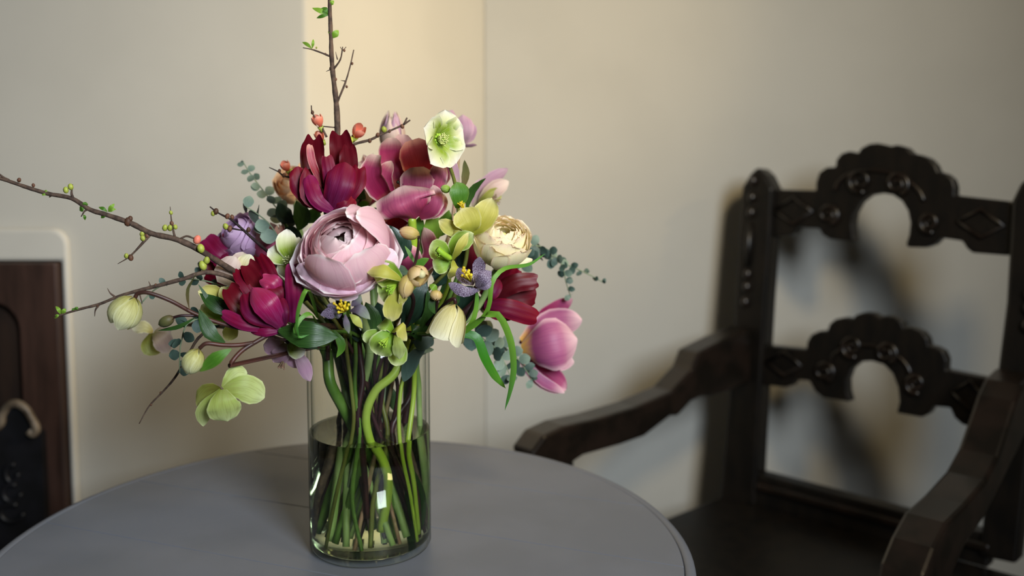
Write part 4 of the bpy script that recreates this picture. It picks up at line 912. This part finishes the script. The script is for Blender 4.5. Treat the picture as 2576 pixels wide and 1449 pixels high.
# ------------------------------------------------------------------ leafy stems filling the middle
def leafy(label, pts, leaves, smat='stem_green', r=.0026, name='leafy_stem'):
    q = [at(*p) for p in pts]
    low = stem_pts(q[-1], None, r)
    root = thing(name, label, 'foliage', low[-1], 'leafy green stems')
    add_stem(root, smooth_path(q, 5)[:-1] + low, r, smat)
    for lf in leaves: leafp(root, *lf)
    return root
D, G, DP, LM = 'leaf_dark', 'leaf_mid', 'leaf_deep', 'leaf_lime'
leafy('broad dark green leaf lying across the vase rim at the left', [(700, 830, 1.09), (770, 850, 1.11), (810, 870, 1.15)], [
    (1.075, (700, 832, 0), (775, 842, -12), (852, 848, 0), 36, D, -.35, 0), (1.10, (720, 838, 4), (760, 856, 0), (800, 878, 4), 20, D, -.3, 0),
    (1.12, (840, 830, 0), (860, 870, 0), (846, 900, 0), 12, G, -.3, 0)])
leafy('dark glossy leaves between the pink ranunculus and the drooping hellebore', [(960, 600, 1.17), (985, 700, 1.17), (985, 840, 1.18)], [
    (1.15, (985, 640, 0), (990, 600, 0), (978, 566, 0), 26, DP, -.3, 0), (1.16, (1000, 660, 0), (1015, 620, 0), (1012, 580, 0), 24, DP, -.3, 0),
    (1.15, (1010, 830, 0), (1050, 760, -6), (1072, 700, 0), 30, DP, -.4, 0), (1.14, (1050, 850, 0), (1085, 790, 0), (1075, 730, 0), 22, D, -.4, 0),
    (1.15, (940, 850, 0), (935, 800, 0), (920, 760, 0), 26, D, -.3, 0), (1.14, (1030, 852, 0), (1040, 826, -4), (1060, 860, 0), 18, D, -.3, 0), (1.16, (900, 860, 0), (890, 820, 0), (860, 800, 0), 22, DP, -.3, 0)])
leafy('mid green leaves showing below the rose pink tulip', [(1080, 560, 1.22), (1075, 680, 1.2), (1040, 850, 1.2)], [
    (1.20, (1080, 620, 0), (1090, 570, 0), (1080, 530, 0), 26, LM, -.3, 0), (1.21, (1085, 600, 0), (1120, 560, 0), (1130, 528, 0), 22, G, -.3, 0),
    (1.20, (1060, 640, 0), (1050, 590, 0), (1060, 540, 0), 22, G, -.3, 0), (1.2, (1100, 720, 0), (1110, 690, 0), (1100, 660, 0), 26, DP, -.3, 0),
    (1.21, (1120, 790, 0), (1130, 740, 0), (1120, 700, 0), 30, D, -.3, 0), (1.22, (1160, 780, 0), (1175, 740, 0), (1190, 720, 0), 30, DP, -.3, 0)])
leafy('narrow dark leaf rising beside the blurred dusty pink hellebore', [(1180, 520, 1.21), (1170, 640, 1.21), (1100, 820, 1.2)], [
    (1.2, (1172, 530, 0), (1188, 480, 0), (1222, 448, 0), 14, D, -.3, 40), (1.2, (1172, 560, 0), (1160, 545, 0), (1140, 540, 0), 12, G, -.3, 20), (1.2, (1160, 680, 0), (1150, 640, 0), (1160, 600, 0), 24, DP, -.3, 0)])
leafy('dark leaves behind the burgundy tulip and the lilac ranunculus', [(700, 540, 1.25), (760, 640, 1.24), (830, 820, 1.22)], [
    (1.24, (740, 560, 0), (715, 540, 0), (700, 510, 0), 22, DP, -.3, 0), (1.23, (750, 580, 0), (760, 545, 0), (745, 505, 0), 24, D, -.3, 0),
    (1.24, (760, 600, 0), (735, 590, 0), (700, 590, 0), 22, DP, -.3, 0), (1.25, (770, 560, 0), (790, 540, 0), (800, 520, 0), 20, D, -.3, 0),
    (1.24, (720, 620, 0), (690, 600, 0), (655, 590, 0), 20, DP, -.3, 0), (1.23, (680, 700, 0), (660, 660, 0), (650, 620, 0), 20, D, -.3, 0), (1.2, (760, 760, 0), (770, 720, 0), (760, 690, 0), 30, DP, -.3, 0)])
leafy('dark leaves deep behind the columbine over the vase mouth', [(900, 760, 1.22), (900, 830, 1.21)], [
    (1.22, (900, 870, 0), (860, 830, 0), (820, 800, 0), 36, DP, -.3, 0), (1.23, (900, 870, 0), (910, 820, 0), (900, 770, 0), 40, DP, -.3, 0), (1.23, (930, 870, 0), (960, 820, 0), (950, 760, 0), 40, DP, -.3, 0),
    (1.24, (980, 880, 0), (1030, 840, 0), (1060, 800, 0), 38, DP, -.3, 0), (1.22, (860, 870, 0), (800, 850, 0), (740, 820, 0), 30, D, -.3, 0), (1.21, (940, 890, 0), (920, 870, 0), (890, 900, 0), 16, D, -.3, 0), (1.26, (980, 760, 0), (1000, 700, 0), (990, 640, 0), 46, DP, -.3, 0), (1.26, (820, 760, 0), (800, 700, 0), (800, 640, 0), 50, DP, -.3, 0), (1.27, (1090, 840, 0), (1140, 800, 0), (1190, 780, 0), 40, DP, -.3, 0), (1.28, (900, 660, 0), (900, 600, 0), (910, 540, 0), 46, DP, -.3, 0)])
leafy('broad green leaf standing in the water at the right of the vase', [(1030, 860, 1.22), (1028, 900, 1.22)], [
    (1.20, (1010, 1180, 0), (1035, 1260, 0), (1010, 1370, 0), 40, D, -.3, 20), (1.22, (1000, 1040, 0), (985, 1000, 0), (965, 960, 0), 18, D, -.3, 0)], 'stem_dark', .0036)
leafy('dark stem with a slim leaf above the centre tulips', [(880, 560, 1.27), (915, 480, 1.27), (905, 430, 1.27)][::-1], [
    (1.25, (920, 500, 0), (900, 485, 0), (890, 480, 0), 14, D, -.3, 0), (1.25, (930, 560, 0), (945, 540, 0), (965, 530, 0), 20, D, -.3, 0), (1.25, (900, 530, 0), (915, 515, 0), (930, 512, 0), 12, G, -.3, 0)], 'stem_dark', .0018)

# ------------------------------------------------------------------ eucalyptus sprigs
def eucalyptus(label, pts, sizes, mats=('leaf_eucalyptus', 'leaf_eucalyptus_dark'), step=34, seed=1, enter=True, extra=()):
    rnd = random.Random(seed); q = smooth_path([at(*p) for p in pts], 8); r = .0012
    low = stem_pts(q[-1], None, r)
    root = thing('eucalyptus_sprig', label, 'eucalyptus', low[-1], 'eucalyptus sprigs')
    add_stem(root, q[:-1] + low, r, 'stem_sage', r2=.0006)
    L = [0]
    for a, b in zip(q, q[1:]): L.append(L[-1] + (b - a).length)
    d = .004; k = 0
    while d < L[-1]:
        i = max(j for j in range(len(L)) if L[j] <= d); i = min(i, len(q) - 2)
        p = q[i]; T = (q[i + 1] - q[i]).normalized(); t = d / L[-1]
        s = (sizes[0] + (sizes[1] - sizes[0]) * t) * mpp(p.y)
        for sg in (1, -1):
            a = rnd.uniform(0, 6.28) + (3.14 if sg < 0 else 0)
            n1 = T.cross(V((0, -1, .3))).normalized(); n2 = T.cross(n1)
            dr = (n1 * math.cos(a) + n2 * math.sin(a) * .8 - T * .35).normalized()
            tip = p + dr * s * 1.9; side = dr.cross(V((rnd.uniform(-.5, .5), -1, rnd.uniform(-.5, .5)))).normalized()
            surf('leaf', [p, p.lerp(tip, .5) + V((0, -.001, 0)), tip], s * rnd.uniform(.72, .95), side, mats[rnd.random() < .45], root, 'euc', rnd.uniform(-.3, .3), 0, 0, 8, 6)
        d += step * mpp(p.y) * (.7 + .6 * t); k += 1
    for lf in extra: leafp(root, *lf)
    return root
ED = 'leaf_eucalyptus_dark'; EU = 'leaf_eucalyptus'
eucalyptus('eucalyptus sprig pointing up at the upper left behind the peach ranunculus', [(612, 408, 1.30), (632, 440, 1.30), (670, 490, 1.29), (720, 560, 1.27), (780, 680, 1.24)], (9, 24), seed=2, step=32)
eucalyptus('eucalyptus sprig with dark leaves crossing the lilac ranunculus', [(618, 520, 1.21), (650, 540, 1.21), (690, 580, 1.21), (760, 700, 1.2)], (18, 28), seed=4, step=44)
eucalyptus('longest eucalyptus sprig reaching out to the right beyond the cream ranunculus', [(1520, 712, 1.36), (1480, 690, 1.355), (1420, 664, 1.34), (1350, 645, 1.32), (1270, 690, 1.29), (1180, 790, 1.26)], (6, 27), seed=6, step=34)
eucalyptus('drooping eucalyptus tip below the longest sprig on the right', [(1436, 748, 1.34), (1424, 710, 1.335), (1410, 660, 1.33), (1360, 620, 1.32), (1300, 640, 1.29), (1200, 780, 1.26)], (9, 22), seed=8, step=30)
eucalyptus('eucalyptus sprig hanging between the strap leaves and the lowest right tulip', [(1340, 960, 1.30), (1322, 930, 1.29), (1290, 890, 1.28), (1230, 850, 1.26), (1150, 830, 1.24)], (12, 26), seed=10, step=34)
eucalyptus('eucalyptus sprig hanging straight down behind the strap leaves', [(1285, 950, 1.26), (1268, 910, 1.26), (1240, 870, 1.25), (1190, 836, 1.23)], (16, 24), seed=12, step=36)
eucalyptus('eucalyptus sprig with round dark leaves hanging at the lower left by the egg shaped bud', [(452, 938, 1.12), (452, 905, 1.12), (456, 860, 1.12), (478, 810, 1.13), (560, 800, 1.15), (700, 830, 1.17)], (14, 26), mats=(ED, ED), seed=14, step=32)
eucalyptus('fine eucalyptus sprig with slim leaves crossing the lower left quince branch', [(330, 800, 1.10), (356, 762, 1.10), (400, 722, 1.11), (470, 702, 1.13), (560, 720, 1.16), (700, 790, 1.18)], (9, 15), mats=(ED, ED), seed=16, step=52)
eucalyptus('grey eucalyptus leaves tucked inside the right of the vase mouth', [(1080, 850, 1.19), (1062, 880, 1.2), (1030, 920, 1.2)], (20, 24), mats=(ED, EU), seed=18, step=36, extra=[(1.16, (1070, 875, 0), (1040, 900, -4), (1015, 960, 0), 20, ED, -.3, 0, 'euc'), (1.16, (1088, 850, 0), (1062, 865, -4), (1040, 862, 0), 18, ED, -.3, 0, 'euc')])
eucalyptus('eucalyptus leaves low behind the purple burgundy tulip at the left', [(500, 672, 1.26), (540, 690, 1.26), (600, 740, 1.24), (720, 820, 1.22)], (10, 18), mats=(ED, ED), seed=20, step=40)

# ------------------------------------------------------------------ flowering quince branches
def blossom(root, px, py, Y, ax, s=.012):
    c = at(px, py, Y); M = frame(ax)
    bs = obj('blossom', *tube_data([c - (M @ V((0, 0, s * .9))), c - (M @ V((0, 0, s * .3)))], (s * .18, s * .34), 8), 'bud_green', root)
    for k in range(4):
        cyl_petal(bs, M, c - (M @ V((0, 0, s * .35))), [(s * .1, 0), (s * .45, s * .4), (s * .6, s * .9), (s * .5, s * 1.3)], k * 1.57 + .4, .85, 'quince_coral', 'round', 0, .04, 0, 8, 6)
def quince(label, pts, r0, r1, twigs=(), buds=(), leaves=(), blossoms=(), low=None, thorns=True, smat='bark'):
    """pts tip to bouquet, then down into the vase"""
    q = [at(*p) for p in pts]
    lowp = stem_pts(q[-1], None, r1, low)
    root = thing('quince_branch', label, 'branch', lowp[-1], 'quince branches')
    path = smooth_path(q, 5)[:-1] + lowp; n = len(path)
    v, f = tube_data(path, lambda t: r0 + (r1 - r0) * min(1, t * 1.3), 8, .10); obj('bark_stem', v, f, smat, root)
    for tw in twigs:
        *pp, a, b = tw; v, f = tube_data(smooth_path([at(*p) for p in pp], 4), (a, b), 6, .12); obj('twig', v, f, smat, root)
    for x, y, Y, s, m in buds:
        v, f = ball_data(at(x, y, Y), s, 7, 5, (random.uniform(-.5, .5), random.uniform(-.5, .5), 1), 1.25); obj('bud', v, f, m, root)
    for (b, t, hw, m) in leaves:
        mid = ((b[0] + t[0]) / 2 + 1, (b[1] + t[1]) / 2 - 2); leafp(root, b[2], (b[0], b[1], 0), (mid[0], mid[1], -2), (t[0], t[1], 1), hw, m, -.4, random.uniform(-20, 20))
    for bl_ in blossoms: blossom(root, *bl_)
    return root
Y = 1.20
quince('tall upright quince branch with young leaves rising above the bouquet', [(829, -60, Y), (829, 0, Y), (832, 80, Y), (834, 140, Y), (838, 190, Y), (846, 260, Y), (849, 325, Y), (850, 420, Y), (856, 600, Y), (862, 780, 1.205)], .0020, .0052,
    twigs=[((762, 120, Y), (790, 126, Y), (834, 143, Y), .0005, .0013), ((862, 118, Y - .01), (856, 150, Y - .006), (836, 178, Y), .0007, .0013), ((890, 125, Y + .01), (880, 170, Y + .01), (868, 210, Y + .008), (849, 256, Y), .0007, .0015), ((820, 180, Y), (838, 172, Y), .0002, .0009), ((844, 130, Y), (849, 150, Y), .0002, .0008),
           ((857, 202, Y + .01), (868, 204, Y + .01), .0002, .0008), ((783, 265, Y), (786, 285, Y), (805, 312, Y), (822, 345, Y), .0006, .0013), ((814, 318, Y), (846, 321, Y), .0008, .001), ((856, 118, Y - .01), (862, 126, Y - .01), (871, 118, Y - .01), .0004, .0004)],
    buds=[(844, 200, Y, .0018, 'bud_brown'), (831, 172, Y, .0014, 'bud_brown'), (872, 218, Y + .01, .0015, 'bud_brown'), (886, 160, Y + .01, .0015, 'bud_brown'), (786, 283, Y, .0020, 'bud_brown'), (866, 127, Y - .01, .0015, 'bud_brown'), (819, 136, Y, .0012, 'bud_brown'), (796, 120, Y, .0011, 'bud_green')],
    leaves=[((825, 38, Y), (785, 20, Y), 7, 'leaf_lime'), ((826, 36, Y), (808, 20, Y), 9, G), ((826, 38, Y), (796, 46, Y), 5, G), ((829, 14, Y), (840, 2, Y), 6, 'leaf_lime'), ((832, 82, Y), (826, 78, Y), 8, 'leaf_lime'), ((836, 96, Y), (852, 76, Y), 9, 'leaf_lime'), ((784, 122, Y), (760, 106, Y), 5, 'leaf_lime'), ((785, 122, Y), (788, 98, Y), 4, 'leaf_lime'), ((820, 36, Y), (822, 28, Y), 8, G)],
    blossoms=[(803, 312, Y, (-.3, -.3, .9), .0115), (808, 348, Y + .01, (-.4, -.2, .8), .010), (897, 338, 1.22, (.5, -.5, .7), .0135)],
    low=[(868, 880, 1.205), (875, 980, 1.215), (872, 1080, 1.22), (850, 1170, 1.20), (812, 1260, 1.185), (796, 1330, 1.19)], smat='bark')
Y = 1.10
quince('long quince branch with green buds reaching out of frame at the upper left', [(-60, 430, Y), (-10, 446, Y), (20, 455, Y), (70, 472, Y), (120, 487, Y), (180, 499, Y), (226, 527, Y), (270, 541, Y), (330, 562, Y), (380, 587, Y), (440, 601, Y), (495, 625, Y + .005), (560, 665, 1.13), (660, 730, 1.17), (780, 820, 1.20)], .0016, .0036,
    twigs=[((-40, 405, Y), (0, 440, Y), (22, 453, Y), .0010, .0013), ((183, 464, Y), (180, 485, Y), (184, 500, Y), .0004, .0018), ((204, 545, Y), (214, 530, Y), (224, 526, Y), .0005, .0018), ((428, 520, Y), (432, 560, Y), (440, 598, Y), .0003, .0014), ((296, 664, Y), (330, 642, Y), (376, 592, Y), .0003, .0016), ((455, 600, Y), (470, 594, Y), (488, 600, Y), .0012, .0011), ((124, 496, Y), (134, 488, Y), .0006, .0014)],
    buds=[(48, 453, Y, .0022, 'bud_brown'), (84, 466, Y, .0018, 'bud_brown'), (322, 558, Y, .0042, 'bud_brown'), (328, 550, Y, .0026, 'bud_brown'), (166, 478, Y, .0030, 'bud_green'), (178, 470, Y, .0030, 'bud_green'), (415, 573, Y, .0030, 'bud_green'), (428, 573, Y, .0030, 'bud_green'), (441, 571, Y, .0024, 'bud_green'), (432, 562, Y, .0022, 'bud_brown'), (358, 588, Y, .0028, 'bud_green'), (360, 600, Y, .0030, 'bud_green'), (370, 592, Y, .0026, 'bud_brown'), (318, 644, Y, .0026, 'bud_green'), (329, 648, Y, .0030, 'bud_brown'), (430, 535, Y, .0020, 'bud_green'), (496, 603, Y, .0042, 'bud_coral'), (505, 625, Y, .0042, 'bud_green'), (510, 668, Y, .0045, 'bud_green'), (520, 655, Y, .0036, 'bud_green')],
    leaves=[((118, 491, Y), (106, 484, Y), 9, 'leaf_lime'), ((212, 522, Y), (200, 530, Y), 8, G), ((212, 520, Y), (216, 508, Y), 7, G), ((210, 540, Y), (214, 554, Y), 4, G), ((270, 533, Y), (248, 521, Y), 5, G), ((272, 532, Y), (288, 512, Y), 6, 'leaf_lime'), ((272, 532, Y), (292, 526, Y), 5, 'leaf_lime'), ((268, 536, Y), (254, 549, Y), 6, G)], smat='bark')
Y = 1.09
quince('lower left quince branch with a leafy tip crossing in front of the fireplace edge', [(138, 797, Y), (160, 790, Y), (200, 778, Y), (250, 765, Y), (300, 745, Y), (360, 728, Y), (400, 718, Y), (460, 702, Y), (530, 685, Y + .01), (620, 720, 1.13), (760, 820, 1.18)], .0009, .0030,
    twigs=[((270, 725, Y), (278, 738, Y), (292, 748, Y), .0003, .0013), ((238, 796, Y), (240, 780, Y), (248, 768, Y), .0003, .0012), ((374, 708, Y), (380, 722, Y), .0003, .0010), ((352, 742, Y), (358, 765, Y), .0010, .0003)],
    buds=[(246, 768, Y, .0016, 'bud_brown'), (392, 718, Y, .0018, 'bud_brown')],
    leaves=[((152, 790, Y), (140, 770, Y), 5, 'leaf_lime'), ((155, 790, Y), (166, 776, Y), 6, 'leaf_lime'), ((150, 792, Y), (136, 800, Y), 5, 'leaf_lime'), ((188, 782, Y), (196, 772, Y), 5, G), ((186, 782, Y), (182, 776, Y), 5, G)])
Y = 1.15
quince('bare quince twig pointing down at the lower left', [(350, 1066, Y), (375, 1022, Y), (410, 985, Y), (440, 950, Y), (470, 900, Y), (510, 840, Y), (600, 800, 1.17), (720, 840, 1.19)], .0006, .0026,
    buds=[(404, 988, Y, .0012, 'bud_brown'), (380, 1018, Y, .0013, 'bud_brown')], smat='bark')
Y = 1.17
quince('short dark quince twig with buds in front of the lilac ranunculus', [(528, 520, Y), (548, 535, Y), (582, 553, Y), (606, 573, Y), (630, 595, Y), (700, 660, 1.19), (800, 780, 1.2)], .0007, .0026,
    twigs=[((566, 572, Y), (590, 576, Y), (612, 580, Y), .0012, .0010)], buds=[(543, 532, Y, .0032, 'bud_brown'), (536, 537, Y, .0026, 'bud_green'), (572, 544, Y, .0028, 'bud_brown'), (584, 546, Y, .0024, 'bud_brown'), (568, 570, Y, .0034, 'bud_green'), (578, 575, Y, .0032, 'bud_brown'), (625, 578, Y, .0026, 'bud_brown')], smat='bark_dark')
Y = 1.21
quince('quince twig slanting up right behind the burgundy tulip', [(1032, 302, Y), (1010, 316, Y), (960, 338, Y), (930, 352, Y), (885, 366, Y), (850, 400, Y), (840, 560, Y), (850, 780, 1.21)], .0010, .0030,
    twigs=[((1024, 296, Y), (1016, 314, Y), .0010, .0014)], buds=[(950, 340, Y, .0026, 'bud_brown'), (966, 326, Y, .0034, 'bud_green'), (930, 354, Y, .0024, 'bud_brown'), (1012, 318, Y, .0024, 'bud_brown'), (980, 330, Y, .0018, 'bud_brown'), (882, 352, Y, .0036, 'bud_green')],
    low=[(868, 880, 1.225), (862, 1000, 1.24), (845, 1120, 1.24), (858, 1250, 1.235), (876, 1378, 1.215)], smat='bark')
Y = 1.23
quince('dark quince twig with a coral bud pointing left of the burgundy tulip', [(677, 421, Y), (700, 432, Y), (715, 443, Y), (745, 450, Y), (800, 480, Y), (830, 600, Y), (860, 790, 1.23)], .0005, .0028,
    buds=[(703, 430, Y, .0020, 'bud_brown'), (714, 441, Y, .0024, 'bud_brown'), (733, 432, Y, .0032, 'bud_green')], blossoms=[(722, 424, Y, (-.3, -.4, .8), .010)], smat='bark_dark')
for i_, (a_, b_, r_, m_) in enumerate([((905, 895, 1.17), [(912, 960, 1.165), (900, 1050, 1.16), (915, 1160, 1.165), (924, 1300, 1.17)], .0036, 'stem_dark'), ((1030, 1000, 1.22), [(985, 1080, 1.2), (1010, 1180, 1.2), (1036, 1260, 1.195), (1041, 1352, 1.19)], .004, 'stem_dark'), ((874, 900, 1.16), [(884, 980, 1.158), (888, 1080, 1.158), (850, 1250, 1.16), (826, 1385, 1.165)], .0024, 'stem_olive'), ((895, 890, 1.165), [(893, 980, 1.16), (905, 1100, 1.16), (890, 1250, 1.165), (912, 1392, 1.16)], .0025, 'stem_green'), ((970, 900, 1.19), [(960, 1000, 1.2), (975, 1100, 1.19), (940, 1250, 1.18), (932, 1385, 1.168)], .0028, 'stem_olive'), ((1045, 900, 1.19), [(1040, 1000, 1.19), (1030, 1130, 1.17), (1060, 1220, 1.17), (1068, 1345, 1.18)], .0032, 'stem_bright')]):
    head = at(*a_); up = at(a_[0] + (a_[0] - 934) * .15, a_[1] - 75, a_[2])
    rt = flower('leafy_stem', ['dark purple stem standing in the middle front of the vase', 'blackish stem leaning right in the water', 'olive stem slanting to the left foot of the vase', 'thin green stem at the middle front of the vase', 'olive stem in the centre of the vase behind the curved stem', 'bright yellow green stem at the right of the vase'][i_], 'foliage', up, [a_], r_, b_, m_, 'leafy green stems')
    x, y = a_[0], a_[1]
    leafp(rt, a_[2], (x, y - 60, 0), (x + 10, y - 90, -4), (x + 30, y - 110, 0), 14, D, -.3, 0)
